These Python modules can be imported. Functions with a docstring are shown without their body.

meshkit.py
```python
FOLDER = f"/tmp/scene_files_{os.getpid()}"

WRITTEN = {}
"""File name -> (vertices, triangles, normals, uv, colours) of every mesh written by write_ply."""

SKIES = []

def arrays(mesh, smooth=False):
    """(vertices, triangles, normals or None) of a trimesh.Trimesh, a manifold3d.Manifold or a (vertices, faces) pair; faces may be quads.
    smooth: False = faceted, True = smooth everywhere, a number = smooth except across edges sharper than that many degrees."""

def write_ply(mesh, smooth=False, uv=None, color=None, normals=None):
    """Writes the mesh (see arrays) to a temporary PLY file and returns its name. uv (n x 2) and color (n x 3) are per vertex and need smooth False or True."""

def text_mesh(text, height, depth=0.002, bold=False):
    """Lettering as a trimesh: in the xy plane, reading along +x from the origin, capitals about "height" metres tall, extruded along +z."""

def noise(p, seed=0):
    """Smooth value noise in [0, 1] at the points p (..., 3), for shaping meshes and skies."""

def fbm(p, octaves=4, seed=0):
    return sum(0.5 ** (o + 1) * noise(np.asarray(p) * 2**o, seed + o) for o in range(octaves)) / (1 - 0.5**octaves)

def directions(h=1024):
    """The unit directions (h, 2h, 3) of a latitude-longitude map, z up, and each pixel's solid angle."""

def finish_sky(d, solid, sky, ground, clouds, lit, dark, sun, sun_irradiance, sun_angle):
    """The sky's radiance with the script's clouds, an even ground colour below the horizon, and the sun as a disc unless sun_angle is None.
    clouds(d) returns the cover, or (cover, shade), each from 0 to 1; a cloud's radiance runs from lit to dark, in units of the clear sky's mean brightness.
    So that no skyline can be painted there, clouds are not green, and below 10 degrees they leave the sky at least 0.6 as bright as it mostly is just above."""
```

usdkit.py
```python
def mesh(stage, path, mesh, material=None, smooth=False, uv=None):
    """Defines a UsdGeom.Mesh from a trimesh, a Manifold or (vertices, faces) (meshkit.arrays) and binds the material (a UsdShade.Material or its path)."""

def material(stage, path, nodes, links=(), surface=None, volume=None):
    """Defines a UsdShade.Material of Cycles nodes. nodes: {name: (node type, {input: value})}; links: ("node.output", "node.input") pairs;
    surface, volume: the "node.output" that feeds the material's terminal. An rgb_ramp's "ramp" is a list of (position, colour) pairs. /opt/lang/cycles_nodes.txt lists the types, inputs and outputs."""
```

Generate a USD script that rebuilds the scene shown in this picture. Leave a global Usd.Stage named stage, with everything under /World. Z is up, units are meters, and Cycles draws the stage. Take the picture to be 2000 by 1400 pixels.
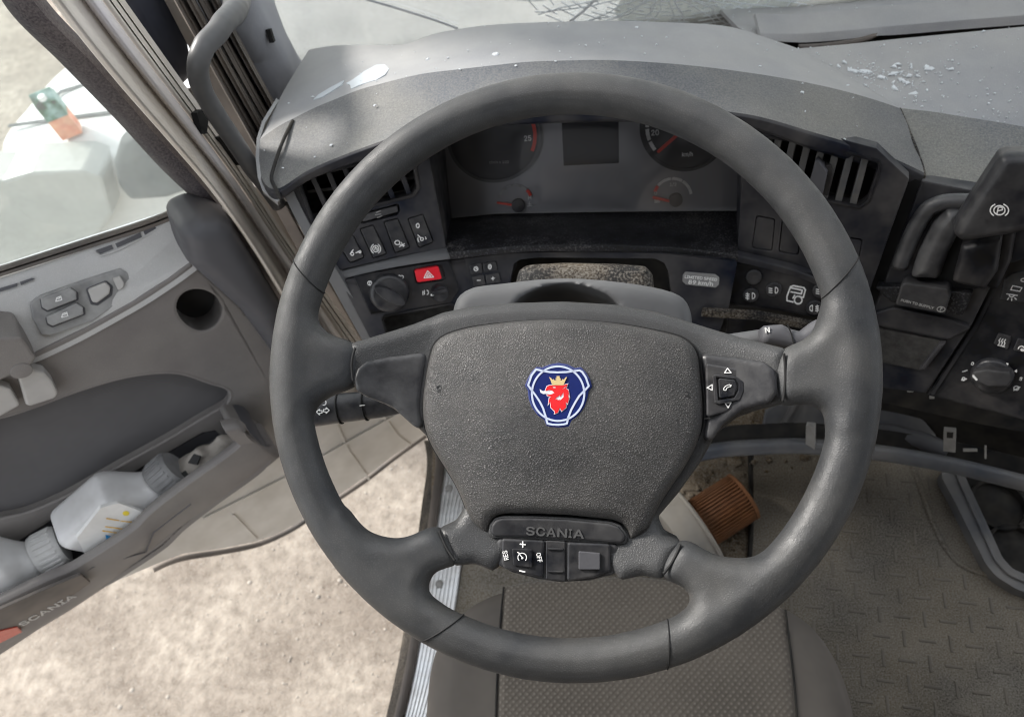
import math, random
import numpy as np
import trimesh, mapbox_earcut
import usdkit, meshkit
from pxr import Usd, UsdGeom, UsdLux, UsdShade, Sdf, Gf
from shapely.geometry import Polygon, LineString, MultiPolygon, Point, box as sbox
from shapely import affinity
from shapely.ops import unary_union
from scipy.interpolate import PchipInterpolator

random.seed(7); rng = np.random.default_rng(7)
stage = Usd.Stage.CreateInMemory()
UsdGeom.SetStageUpAxis(stage, UsdGeom.Tokens.z); UsdGeom.SetStageMetersPerUnit(stage, 1.0)
UsdGeom.Xform.Define(stage, '/World'); UsdGeom.Scope.Define(stage, '/World/Looks')

# ------------------------------------------------------------------ camera, sky, sun, exposure
CAM = np.array([0.0, 0.0, 2.65]); FPX = 1500.0          # eye of a standing photographer's phone inside the cab
PITCH, YAW, ROLL, TAU = [math.radians(a) for a in (56.8645, 13.41838, -15.0694, 25.473)]
EXPOSURE = 1.9
SKY_STRENGTH, SUN_I, SUN_ANGLE = 0.066, 0.4, 12.0
SUN_DIR = np.array([-0.72, 0.36, 0.60]); SUN_DIR /= np.linalg.norm(SUN_DIR)   # towards the sun
_cy, _sy = math.cos(YAW), math.sin(YAW)
W_ = np.array([-_sy*math.cos(PITCH), _cy*math.cos(PITCH), -math.sin(PITCH)])
_r = np.array([_cy, _sy, 0.0]); _u = np.cross(_r, W_)
R_ = math.cos(ROLL)*_r + math.sin(ROLL)*_u; U_ = -math.sin(ROLL)*_r + math.cos(ROLL)*_u
cam = UsdGeom.Camera.Define(stage, '/World/camera')
M = Gf.Matrix4d(*R_, 0, *U_, 0, *(-W_), 0, *CAM, 1)
UsdGeom.Xformable(cam).AddTransformOp().Set(M)
cam.CreateFocalLengthAttr(5.6); cam.CreateHorizontalApertureAttr(5.6*2000/FPX); cam.CreateVerticalApertureAttr(5.6*1400/FPX)
cam.CreateClippingRangeAttr(Gf.Vec2f(0.02, 500)); cam.CreateFStopAttr(2.0); cam.CreateFocusDistanceAttr(0.62)
cam.CreateExposureAttr(EXPOSURE)

el = math.asin(SUN_DIR[2]); az = math.atan2(SUN_DIR[0], SUN_DIR[1])
sky_m = usdkit.material(stage, '/World/Looks/sky', {
    's': ('sky_texture', {'sky_type': 'single_scattering', 'sun_disc': False, 'sun_elevation': el, 'sun_rotation': az, 'altitude': 100.0, 'air_density': 1.0, 'aerosol_density': 3.0, 'ozone_density': 1.0}),
    'w': ('mix', {'mix_type': 'mix', 'fac': 0.8, 'color2': (7.0, 7.2, 7.5)}),
    'b': ('background_shader', {'strength': SKY_STRENGTH})},
    [('s.color', 'w.color1'), ('w.color', 'b.color')], surface='b.background')
dome = UsdLux.DomeLight.Define(stage, '/World/sky')
UsdShade.MaterialBindingAPI.Apply(dome.GetPrim()).Bind(sky_m)
dome.GetPrim().SetCustomDataByKey('kind', 'structure')
sun = UsdLux.DistantLight.Define(stage, '/World/sun')
sun.CreateNormalizeAttr(True) if hasattr(sun, 'CreateNormalizeAttr') else None
sun.CreateIntensityAttr(SUN_I); sun.CreateAngleAttr(SUN_ANGLE); sun.CreateColorAttr(Gf.Vec3f(1.0, 0.955, 0.90))
_z = SUN_DIR; _x = np.cross([0, 0, 1.0], _z); _x /= np.linalg.norm(_x); _y = np.cross(_z, _x)
UsdGeom.Xformable(sun).AddTransformOp().Set(Gf.Matrix4d(*_x, 0, *_y, 0, *_z, 0, 0, 0, 6, 1))

# ------------------------------------------------------------------ turning measurements of the photograph into points of the cab
def ray(px, py):
    return (px-1000)/FPX*R_ - (py-700)/FPX*U_ + W_
def D(px, py, dep): return CAM + ray(px, py)*dep
class Frame:                                             # a plane of the cab with its own axes (u, v in the plane, n towards the driver)
    def __init__(s, o, u, v):
        s.o = np.array(o, float); s.u = np.array(u, float)/np.linalg.norm(u)
        v = np.array(v, float); v = v-np.dot(v, s.u)*s.u; s.v = v/np.linalg.norm(v); s.n = np.cross(s.u, s.v)
    def pt(s, px, py, h=0.0):
        q = ray(px, py); return CAM + q*(((s.o+h*s.n-CAM)@s.n)/(q@s.n))
    def loc(s, px, py, h=0.0):
        d = s.pt(px, py, h)-s.o; return np.array([d@s.u, d@s.v])
    def world(s, V):
        V = np.asarray(V, float); return s.o + V[:, :1]*s.u + V[:, 1:2]*s.v + V[:, 2:3]*s.n
    def poly(s, pts, h=0.0): return Polygon([s.loc(x, y, h) for x, y in pts]).buffer(0)
    def lift(s, h): return Frame(s.o+h*s.n, s.u, s.v)
def face(px, py, dep, az, be):
    a, b = math.radians(az), math.radians(be); n = np.array([math.sin(a)*math.cos(b), -math.cos(a)*math.cos(b), math.sin(b)])
    u = np.array([math.cos(a), math.sin(a), 0.0]); return Frame(D(px, py, dep), u, np.cross(n, u))
def plane3(a, b, c):                                     # u from a to b, c on the +v side
    return Frame(a, b-a, c-a)
def level(z): return Frame([0, 0, z], [1, 0, 0], [0, 1, 0])

# ------------------------------------------------------------------ mesh builders: each returns (vertices, triangles) in world space
def cat(ms):
    V, F, k = [], [], 0
    for v, f in ms:
        V.append(v); F.append(np.asarray(f)+k); k += len(v)
    return np.vstack(V), np.vstack(F)
def big(p):
    return p if p.geom_type == 'Polygon' else max(p.geoms, key=lambda g: g.area)
def rnd(p, r):
    if r <= 0: return p
    q = p.buffer(-r, quad_segs=5).buffer(r, quad_segs=5)
    return big(q) if not q.is_empty else p
def curve(pts, n, closed=False):
    P = np.asarray(pts, float)
    if closed: P = np.vstack([P[-2:], P, P[:3]])
    t = np.r_[0, np.cumsum(np.linalg.norm(np.diff(P, axis=0), axis=1)+1e-9)]
    s = np.linspace(t[2], t[-3], n, endpoint=False) if closed else np.linspace(0, t[-1], n)
    if closed:
        from scipy.interpolate import CubicSpline
        return CubicSpline(t, P)(s)
    return PchipInterpolator(t, P)(s)
def prism_local(poly, h0, h1, bev=0.0):
    rings = [np.array(poly.exterior.coords)[:-1]]
    if Polygon(rings[0]).exterior.is_ccw is False: rings[0] = rings[0][::-1]
    for r in poly.interiors:
        q = np.array(r.coords)[:-1]; rings.append(q[::-1] if Polygon(q).exterior.is_ccw else q)
    lev = [(0, h0), (0, h1)] if bev <= 0 else [(0, h0), (0, h1-bev), (bev*.3, h1-bev*.3), (bev, h1), (bev*1.5, h1)]
    V, F, k = [], [], 0; off = []
    for r in rings:
        n = len(r); d = np.roll(r, -1, 0)-r; d /= np.linalg.norm(d, axis=1, keepdims=True)+1e-12
        nl = np.stack([-d[:, 1], d[:, 0]], 1); m = nl+np.roll(nl, 1, 0)
        m /= np.maximum((m*m).sum(1, keepdims=True)/2, .55)
        off.append(k)
        for (ins, h) in lev: V.append(np.c_[r+m*ins, np.full(n, h)])
        i = np.arange(n); j = (i+1) % n
        for l in range(len(lev)-1):
            a, b = k+l*n, k+(l+1)*n
            F += [np.c_[a+i, a+j, b+j], np.c_[a+i, b+j, b+i]]
        k += n*len(lev)
    for l, flip in ((0, True), (len(lev)-1, False)):
        idx, pts, ends, c = [], [], [], 0
        for r, o in zip(rings, off):
            n = len(r); idx.append(o+l*n+np.arange(n)); c += n; ends.append(c)
        idx = np.concatenate(idx); allv = np.vstack(V)
        t = mapbox_earcut.triangulate_float64(np.ascontiguousarray(allv[idx, :2]), np.array(ends, np.uint32)).reshape(-1, 3)
        tri = allv[idx][t.astype(int)][..., :2]; ar = np.abs(np.cross(tri[:, 1]-tri[:, 0], tri[:, 2]-tri[:, 0])).sum()/2
        want = poly.buffer(-lev[l][0], join_style=2).area
        if bev > 1e-5 and l and abs(ar-want) > .02*poly.area: return prism_local(poly, h0, h1, bev*.5 if bev > 4e-4 else 0.0)
        t = idx[t.astype(int)]; F.append(t[:, ::-1] if flip else t)
    return np.vstack(V), np.vstack(F).astype(int)
def prism(fr, poly, h0, h1, bev=0.0):
    ps = [poly] if poly.geom_type == 'Polygon' else [g for g in poly.geoms if g.geom_type == 'Polygon' and g.area > 1e-9]
    out = []
    for p in ps:
        v, f = prism_local(p, h0, h1, bev); out.append((fr.world(v), f))
    return cat(out)
def plate(fr, pts, h0, h1, bev=.001, r=.003, holes=(), smooth=0):
    P = [fr.loc(x, y, h1) for x, y in pts]
    if smooth: P = curve(P, smooth, True)
    p = rnd(Polygon(P).buffer(0), r)
    for q in holes: p = p.difference(q)
    return prism(fr, p, h0, h1, bev)
def strokes(fr, lines, w, h, t=.0004, cap=1):            # raised print: lines in photograph pixels, w their width in pixels
    c = fr.pt(*lines[0][0], h); s = (c-CAM)@W_/FPX
    g = unary_union([LineString([fr.loc(x, y, h) for x, y in l]).buffer(w*s/2, quad_segs=3, cap_style=cap) for l in lines])
    return prism(fr, g, h-.0008, h+t)
def fill(fr, polys, h, t=.0004):
    return prism(fr, unary_union([fr.poly(p, h) for p in polys]), h-.0008, h+t)
def arc(cx, cy, rx, ry, a0, a1, n=14, rot=0):
    t = np.radians(np.linspace(a0, a1, n)); c, s = math.cos(math.radians(rot)), math.sin(math.radians(rot))
    x, y = rx*np.cos(t), ry*np.sin(t); return [(cx+c*a-s*b, cy+s*a+c*b) for a, b in zip(x, y)]
def text(fr, s, p0, p1, h, aspect=1.0, bold=False, t=.0004, height=None):   # from p0 to p1 (pixels) along the baseline
    m = meshkit.text_mesh(s, 1.0, 1.0, bold); v = np.array(m.vertices); v[:, 0] -= v[:, 0].min()
    a, b = fr.loc(*p0, h), fr.loc(*p1, h); L = np.linalg.norm(b-a); e = (b-a)/L; q = np.array([-e[1], e[0]])
    k = L/v[:, 0].max(); kv = k*aspect
    if height: kv = height
    xy = a+v[:, :1]*k*e+v[:, 1:2]*kv*q
    return fr.world(np.c_[xy, h-.0004+v[:, 2]*(t+.0004)]), np.array(m.faces)
def grid(P, flip=False):                                  # (n, m, 3) points to a sheet
    n, m = P.shape[:2]; i = np.arange(n*m).reshape(n, m)
    a, b, c, d = i[:-1, :-1].ravel(), i[:-1, 1:].ravel(), i[1:, 1:].ravel(), i[1:, :-1].ravel()
    F = np.vstack([np.c_[a, b, c], np.c_[a, c, d]]); return P.reshape(-1, 3), F[:, ::-1] if flip else F
def thick(P, t, toward=None):                             # a closed sheet of thickness t, its outside the given points
    du = np.gradient(P, axis=1); dv = np.gradient(P, axis=0); n = np.cross(du, dv); n /= np.linalg.norm(n, axis=2, keepdims=True)+1e-12
    tow = CAM if toward is None else np.asarray(toward)
    if (n*(tow-P)).sum() < 0: n = -n; P = P[:, ::-1]; n = n[:, ::-1]
    Q = P-n*t; m, k = P.shape[:2]
    v1, f1 = grid(P); v2, f2 = grid(Q, True); N = len(v1)
    i = np.arange(m*k).reshape(m, k); e = np.concatenate([i[0, :], i[1:, -1], i[-1, -2::-1], i[-2:0:-1, 0]])
    e2 = np.roll(e, -1); F = np.vstack([f1, f2+N, np.c_[e2, e, e+N], np.c_[e2, e+N, e2+N]])
    return np.vstack([v1, v2]), F
def rows3(rows, nu=60, nv=6, lin=False):                  # rows of world points to a smooth (n, nu, 3) grid
    R = np.array([curve(r, nu) for r in rows])
    if len(rows) == 2 or lin:
        out = []
        for i in range(len(rows)-1):
            t = np.linspace(0, 1, nv+1)[:, None, None]; out.append((R[i]*(1-t)+R[i+1]*t)[:-1] if i < len(rows)-2 else R[i]*(1-t)+R[i+1]*t)
        return np.concatenate(out)
    d = np.linalg.norm(np.diff(R, axis=0), axis=2).mean(1); t = np.r_[0, np.cumsum(d)]
    s = np.concatenate([np.linspace(t[i], t[i+1], nv, endpoint=False) for i in range(len(t)-1)]+[[t[-1]]])
    return PchipInterpolator(t, R, axis=0)(s)
def tube(path, rad, n=14, up=None, ratio=1.0, closed=False):
    P = np.asarray(path, float); m = len(P); r = np.broadcast_to(rad, (m,)) if np.ndim(rad) < 2 else rad
    T = np.gradient(P, axis=0) if not closed else np.roll(P, -1, 0)-np.roll(P, 1, 0)
    T /= np.linalg.norm(T, axis=1, keepdims=True)
    a = np.array(up if up is not None else [0.3, 0.2, 1.0], float); N = []
    for k in range(m):
        a = a-(a@T[k])*T[k]; a = a/np.linalg.norm(a); N.append(a.copy())
    N = np.array(N); B = np.cross(T, N); th = np.linspace(0, 2*math.pi, n, endpoint=False)
    V = P[:, None]+r[:, None, None]*(np.cos(th)[None, :, None]*N[:, None]*ratio+np.sin(th)[None, :, None]*B[:, None])
    i = np.arange(m*n).reshape(m, n); j = np.roll(i, -1, 1)
    if closed: i = np.vstack([i, i[:1]]); j = np.vstack([j, j[:1]])
    F = np.vstack([np.c_[i[:-1].ravel(), i[1:].ravel(), j[1:].ravel()], np.c_[i[:-1].ravel(), j[1:].ravel(), j[:-1].ravel()]])
    V = V.reshape(-1, 3)
    if not closed:
        F = np.vstack([F, np.c_[np.full(n, m*n), i[0], j[0]], np.c_[np.full(n, m*n+1), j[m-1], i[m-1]]]); V = np.vstack([V, P[0], P[-1]])
    return V, F[:, ::-1]
def lathe(fr, c, prof, n=40, sx=1.0, sy=1.0, rot=0):      # profile (r, h) about a point (local a, b) of the frame
    th = np.linspace(0, 2*math.pi, n, endpoint=False); V = []
    for r, h in prof: V.append(np.c_[c[0]+r*sx*np.cos(th), c[1]+r*sy*np.sin(th), np.full(n, h)])
    m = len(prof); i = np.arange(m*n).reshape(m, n); j = np.roll(i, -1, 1)
    F = np.vstack([np.c_[i[:-1].ravel(), j[:-1].ravel(), j[1:].ravel()], np.c_[i[:-1].ravel(), j[1:].ravel(), i[1:].ravel()]])
    V = np.vstack(V+[[[c[0], c[1], prof[0][1]]], [[c[0], c[1], prof[-1][1]]]])
    F = np.vstack([F, np.c_[np.full(n, m*n), j[0], i[0]], np.c_[np.full(n, m*n+1), i[-1], j[-1]]])
    return fr.world(V), F
def boxm(fr, a0, a1, b0, b1, h0, h1, bev=.001):
    return prism(fr, sbox(min(a0, a1), min(b0, b1), max(a0, a1), max(b0, b1)), h0, h1, bev)
def nets(val, org, cell):                                 # surface nets of a grid of signed distances (negative inside)
    s = val < 0; nx, ny, nz = val.shape
    corners = [(0,0,0),(1,0,0),(0,1,0),(1,1,0),(0,0,1),(1,0,1),(0,1,1),(1,1,1)]
    sl = lambda c: tuple(slice(o, n-1+o) for o, n in zip(c, val.shape))
    cnt = sum(s[sl(c)].astype(np.int8) for c in corners); act = (cnt > 0) & (cnt < 8)
    ids = np.full(act.shape, -1); ids[act] = np.arange(act.sum()); base = np.argwhere(act)
    acc = np.zeros((len(base), 3)); num = np.zeros(len(base))
    for a in range(8):
        for b in range(a+1, 8):
            ca, cb = np.array(corners[a]), np.array(corners[b])
            if np.abs(ca-cb).sum() != 1: continue
            va = val[tuple((base+ca).T)]; vb = val[tuple((base+cb).T)]; x = (va < 0) != (vb < 0)
            t = np.where(x, va/np.where(x, va-vb, 1), 0); acc += np.where(x[:, None], ca+(cb-ca)*t[:, None], 0); num += x
    V = (base+acc/num[:, None])*cell+org; F = []
    for ax in range(3):
        o1, o2 = [(1, 2), (2, 0), (0, 1)][ax]
        lo = [slice(1, -1)]*3; lo[ax] = slice(0, -1); hi = list(lo); hi[ax] = slice(1, None)
        A, B = s[tuple(lo)], s[tuple(hi)]; x = np.argwhere(A != B); 
        if not len(x): continue
        st = A[tuple(x.T)]; p = x+np.array([0 if k == ax else 1 for k in range(3)])
        e1 = np.zeros(3, int); e1[o1] = 1; e2 = np.zeros(3, int); e2[o2] = 1
        q = [ids[tuple((p-d).T)] for d in (e1+e2, e2, 0*e1, e1)]
        Q = np.stack(q, 1); Q = np.where(st[:, None], Q, Q[:, ::-1]); F += [Q[:, [0, 1, 2]], Q[:, [0, 2, 3]]]
    return V, np.vstack(F)
def sd_poly(X, Y, poly):                                  # signed distance to a polygon on arrays
    P = np.c_[X.ravel(), Y.ravel()]; C = np.array(poly.exterior.coords)
    d = np.full(len(P), 1e9); ins = np.zeros(len(P), bool)
    for a, b in zip(C[:-1], C[1:]):
        e = b-a; w = P-a; t = np.clip(w@e/max(e@e, 1e-18), 0, 1); d = np.minimum(d, ((w-t[:, None]*e)**2).sum(1))
        c = (a[1] > P[:, 1]) != (b[1] > P[:, 1])
        if abs(e[1]) > 1e-15: ins ^= c & (P[:, 0] < e[0]*(P[:, 1]-a[1])/e[1]+a[0])
    d = np.sqrt(d); return np.where(ins, -d, d).reshape(X.shape)
def smin(a, b, k):
    h = np.clip(.5+.5*(b-a)/k, 0, 1); return b*(1-h)+a*h-k*h*(1-h)
def ext(d2, H, lo, hi, r):                                # a rounded extrusion of a 2-D distance between heights lo and hi
    c, t = (np.asarray(lo)+hi)/2, (np.asarray(hi)-lo)/2
    wx = d2+r; wy = np.abs(H-c)-t+r
    return np.minimum(np.maximum(wx, wy), 0)+np.hypot(np.maximum(wx, 0), np.maximum(wy, 0))-r
def pillow(fr, poly, lo, top, r, cell, cut=None):         # a cushion over a polygon; top may be a function of (a, b)
    x0, y0, x1, y1 = poly.bounds; p = 3*cell; A = np.arange(x0-p, x1+p, cell); B = np.arange(y0-p, y1+p, cell)
    X, Y = np.meshgrid(A, B, indexing='ij'); d2 = sd_poly(X, Y, poly); T = top(X, Y, d2) if callable(top) else np.full(X.shape, top)
    Hs = np.arange(lo-p, T.max()+p, cell); v = ext(d2[..., None], Hs[None, None], lo, T[..., None], r)
    if cut is not None: v = cut(v, X[..., None], Y[..., None], Hs[None, None])
    V, F = nets(v, np.array([A[0], B[0], Hs[0]]), cell); return fr.world(V), F

# ------------------------------------------------------------------ prims
_used = {}; BASE = {}
def numbered(parent, name):
    k = (parent, name); n = _used.get(k, 0); _used[k] = n+1
    return name if n == 0 else f'{name}_{n:03d}'
def setd(p, label=None, category=None, group=None, kind=None):
    for k, v in (('label', label), ('category', category), ('group', group), ('kind', kind)):
        if v: p.SetCustomDataByKey(k, v)
def thing(name, label, category, base, group=None, kind=None):
    path = '/World/'+numbered('/World', name); x = UsdGeom.Xform.Define(stage, path); b = np.array(base, float)
    x.AddTranslateOp().Set(Gf.Vec3d(*b)); BASE[path] = b; setd(x.GetPrim(), label, category, group, kind); return path
def obj(parent, name, m, mat, smooth=35, label=None, kind=None):
    path = parent+'/'+numbered(parent, name); top = '/'.join(parent.split('/')[:3])
    v, f = m; v = np.asarray(v, float)-BASE.get(top, np.zeros(3))
    p = usdkit.mesh(stage, path, (v, np.asarray(f, int)), MAT[mat], smooth=smooth); p.CreateDoubleSidedAttr(True)
    setd(p.GetPrim(), label, None, None, kind); return path
def solo(name, m, mat, label=None, category=None, group=None, kind=None, smooth=35):
    path = '/World/'+numbered('/World', name); p = usdkit.mesh(stage, path, (np.asarray(m[0], float), np.asarray(m[1], int)), MAT[mat], smooth=smooth)
    p.CreateDoubleSidedAttr(True); setd(p.GetPrim(), label, category, group, kind); return path

# ------------------------------------------------------------------ materials
MAT = {}
def surf(name, col, rough=.5, grain=0, gdepth=.0002, mott=.15, mscale=12, dust=None, dscale=9, dlo=.5, dhi=.75, spec=.5, metal=0.0, fine=.0, coat=0.0, wear=None, damt=.7, groove=.86, sheen=0.0, speck=0.0):
    """coloured plastic, leather, cloth or metal: mottled colour, moulded grain, settled dust with ragged patches"""
    n = {'g': ('geometry', {}), 'm': ('noise_texture', {'scale': mscale, 'detail': 6, 'roughness': .6}),
         'mr': ('map_range', {'from_min': .3, 'from_max': .7, 'to_min': 1-mott, 'to_max': 1+mott}),
         'c': ('vector_math', {'math_type': 'scale', 'vector1': col}),
         'p': ('principled_bsdf', {'roughness': rough, 'metallic': metal, 'specular_ior_level': spec, 'coat_weight': coat, 'sheen_weight': sheen}),
         'rn': ('noise_texture', {'scale': mscale*2.7, 'detail': 5}), 'rr': ('map_range', {'from_min': .3, 'from_max': .7, 'to_min': max(rough-.1, .03), 'to_max': min(rough+.1, 1)})}
    l = [('g.position', 'm.vector'), ('m.fac', 'mr.value'), ('mr.result', 'c.scale'), ('g.position', 'rn.vector'), ('rn.fac', 'rr.value'), ('rr.result', 'p.roughness')]
    last = 'c.vector'
    if dust:
        n['d'] = ('noise_texture', {'scale': dscale, 'detail': 5, 'roughness': .56}); n['dr'] = ('map_range', {'from_min': dlo-.08, 'from_max': dhi+.05, 'to_min': 0., 'to_max': damt})
        n['dm'] = ('mix_color', {'b': dust, 'use_clamp': False}); l += [('g.position', 'd.vector'), ('d.fac', 'dr.value'), ('dr.result', 'dm.fac'), (last, 'dm.a')]; last = 'dm.result'
    if speck:
        n['sp'] = ('voronoi_texture', {'scale': 260, 'feature': 'f1'}); n['spn'] = ('noise_texture', {'scale': 420, 'detail': 2})
        n['spr'] = ('map_range', {'from_min': .62, 'from_max': .76, 'to_min': 0., 'to_max': speck}); n['spm'] = ('mix_color', {'b': (.42, .4, .36), 'use_clamp': False})
        l += [('g.position', 'spn.vector'), ('spn.fac', 'spr.value'), ('spr.result', 'spm.fac'), (last, 'spm.a')]; last = 'spm.result'
    hs = None
    if grain:
        n['gw'] = ('noise_texture', {'scale': grain*.6, 'detail': 2}); n['gm'] = ('mix_color', {'blend_type': 'linear_light', 'fac': .5/grain})
        n['gs'] = ('vector_math', {'math_type': 'add'}); 
        n['v'] = ('voronoi_texture', {'scale': grain, 'feature': 'distance_to_edge'}); n['vr'] = ('map_range', {'from_min': .0, 'from_max': .28, 'to_min': 0., 'to_max': 1.})
        n['nz'] = ('noise_texture', {'scale': grain*.45, 'detail': 3, 'roughness': .6}); n['mx'] = ('math', {'math_type': 'multiply'})
        n['sc'] = ('vector_math', {'math_type': 'scale', 'scale': 1.1/grain})
        n['bu'] = ('bump', {'strength': 1.0, 'distance': gdepth})
        l += [('g.position', 'gw.vector'), ('gw.color', 'sc.vector1'), ('sc.vector', 'gs.vector2'), ('g.position', 'gs.vector1'), ('gs.vector', 'v.vector'), ('v.distance', 'vr.value'),
              ('vr.result', 'mx.value1'), ('g.position', 'nz.vector'), ('nz.fac', 'mx.value2'), ('mx.value', 'bu.height'), ('bu.normal', 'p.normal')]
        # dirt in the grooves of the grain
        n['gr'] = ('map_range', {'from_min': 0., 'from_max': .12, 'to_min': groove, 'to_max': 1.}); n['gc'] = ('vector_math', {'math_type': 'scale'})
        l += [('v.distance', 'gr.value'), ('gr.result', 'gc.scale'), (last, 'gc.vector1')]; last = 'gc.vector'; n.pop('gm')
    elif fine:
        n['nz'] = ('noise_texture', {'scale': fine, 'detail': 4, 'roughness': .65}); n['bu'] = ('bump', {'strength': .8, 'distance': gdepth})
        l += [('g.position', 'nz.vector'), ('nz.fac', 'bu.height'), ('bu.normal', 'p.normal')]
    l.append((last, 'p.base_color'))
    MAT[name] = usdkit.material(stage, '/World/Looks/'+name, n, l, surface='p.BSDF')
def glass(name, tint=(.93, .97, .95), film=.10, fcol=(.75, .78, .78), rough=.03):
    n = {'t': ('transparent_bsdf', {'color': tint}), 'gl': ('glossy_bsdf', {'color': (1, 1, 1), 'roughness': rough}), 'f': ('fresnel', {'IOR': 1.5}), 'm': ('mix_closure', {}),
         'd': ('diffuse_bsdf', {'color': fcol}), 'tr': ('translucent_bsdf', {'color': fcol}), 'dm': ('mix_closure', {'fac': .5}), 'g': ('geometry', {}), 'n': ('noise_texture', {'scale': 7, 'detail': 6, 'roughness': .65}),
         'r': ('map_range', {'from_min': .3, 'from_max': .75, 'to_min': film*.5, 'to_max': film*1.7}), 'o': ('mix_closure', {})}
    MAT[name] = usdkit.material(stage, '/World/Looks/'+name, n, [('f.fac', 'm.fac'), ('t.BSDF', 'm.closure1'), ('gl.BSDF', 'm.closure2'), ('d.BSDF', 'dm.closure1'), ('tr.BSDF', 'dm.closure2'),
        ('g.position', 'n.vector'), ('n.fac', 'r.value'), ('r.result', 'o.fac'), ('m.closure', 'o.closure1'), ('dm.closure', 'o.closure2')], surface='o.closure')

DUST = (.30, .275, .23)
surf('rim_leather', (.036, .037, .038), .54, grain=620, gdepth=.00011, groove=.90, mott=.12, mscale=22, dust=(.085, .083, .078), dscale=17, dlo=.54, dhi=.74)
surf('pad_leather', (.042, .041, .040), .47, grain=650, gdepth=.0004, groove=.68, mott=.12, mscale=14, dust=(.13, .122, .112), dscale=14, dlo=.5, dhi=.95)
surf('spoke_leather', (.042, .0425, .043), .5, grain=640, gdepth=.0002, groove=.85, mott=.12, mscale=14)
surf('satin_black', (.022, .022, .024), .42, fine=700, gdepth=.00008, mott=.2, mscale=30, dust=(.10, .098, .095), dscale=38, dlo=.52, dhi=.85)
surf('worn_plastic', (.04, .04, .042), .42, fine=420, gdepth=.00012, mott=.3, mscale=40, dust=(.10, .10, .10), dscale=45, dlo=.5, dhi=.75)
surf('button_black', (.026, .026, .028), .38, fine=500, gdepth=.00006, mott=.2, mscale=40, dust=(.12, .115, .11), dscale=60, dlo=.55, dhi=.9)
surf('emboss', (.085, .085, .085), .4)
surf('gap_black', (.006, .006, .006), .8)
surf('cowl_bleached', (.285, .29, .297), .65, grain=560, gdepth=.00012, groove=.96, mott=.10, mscale=6, dust=(.42, .41, .385), dscale=5, dlo=.48, dhi=.75)
surf('cowl', (.135, .138, .142), .6, grain=560, gdepth=.00018, groove=.92, mott=.10, mscale=7, dust=(.25, .24, .205), dscale=5, dlo=.48, dhi=.72, speck=.08)
surf('cowl_side', (.17, .172, .168), .6, grain=520, gdepth=.0002, groove=.92, mott=.1, mscale=7, dust=(.29, .275, .22), dscale=5, dlo=.42, dhi=.72, speck=.12)
surf('fascia', (.016, .017, .022), .5, spec=.35, fine=900, gdepth=.00012, mott=.2, mscale=14, dust=(.14, .13, .12), dscale=16, dlo=.52, dhi=.85)
surf('fascia_black', (.011, .011, .013), .48, spec=.35, fine=900, gdepth=.0001, mott=.2, mscale=20, dust=(.12, .11, .10), dscale=20, dlo=.55, dhi=.9)
surf('dusty_black', (.024, .024, .028), .6, fine=500, gdepth=.0002, mott=.2, mscale=20, dust=(.10, .092, .08), dscale=11, dlo=.5, dhi=.75, speck=.12)
surf('dusty_shroud', (.05, .048, .045), .7, fine=500, gdepth=.0002, mott=.3, mscale=20, dust=(.20, .175, .14), dscale=20, dlo=.4, dhi=.7, speck=.18)
surf('column_grey', (.115, .117, .12), .6, fine=800, gdepth=.00015, mott=.1, mscale=12)
surf('cluster_grey', (.32, .32, .328), .45, fine=600, gdepth=.00004, mott=.06, mscale=8)
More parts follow.
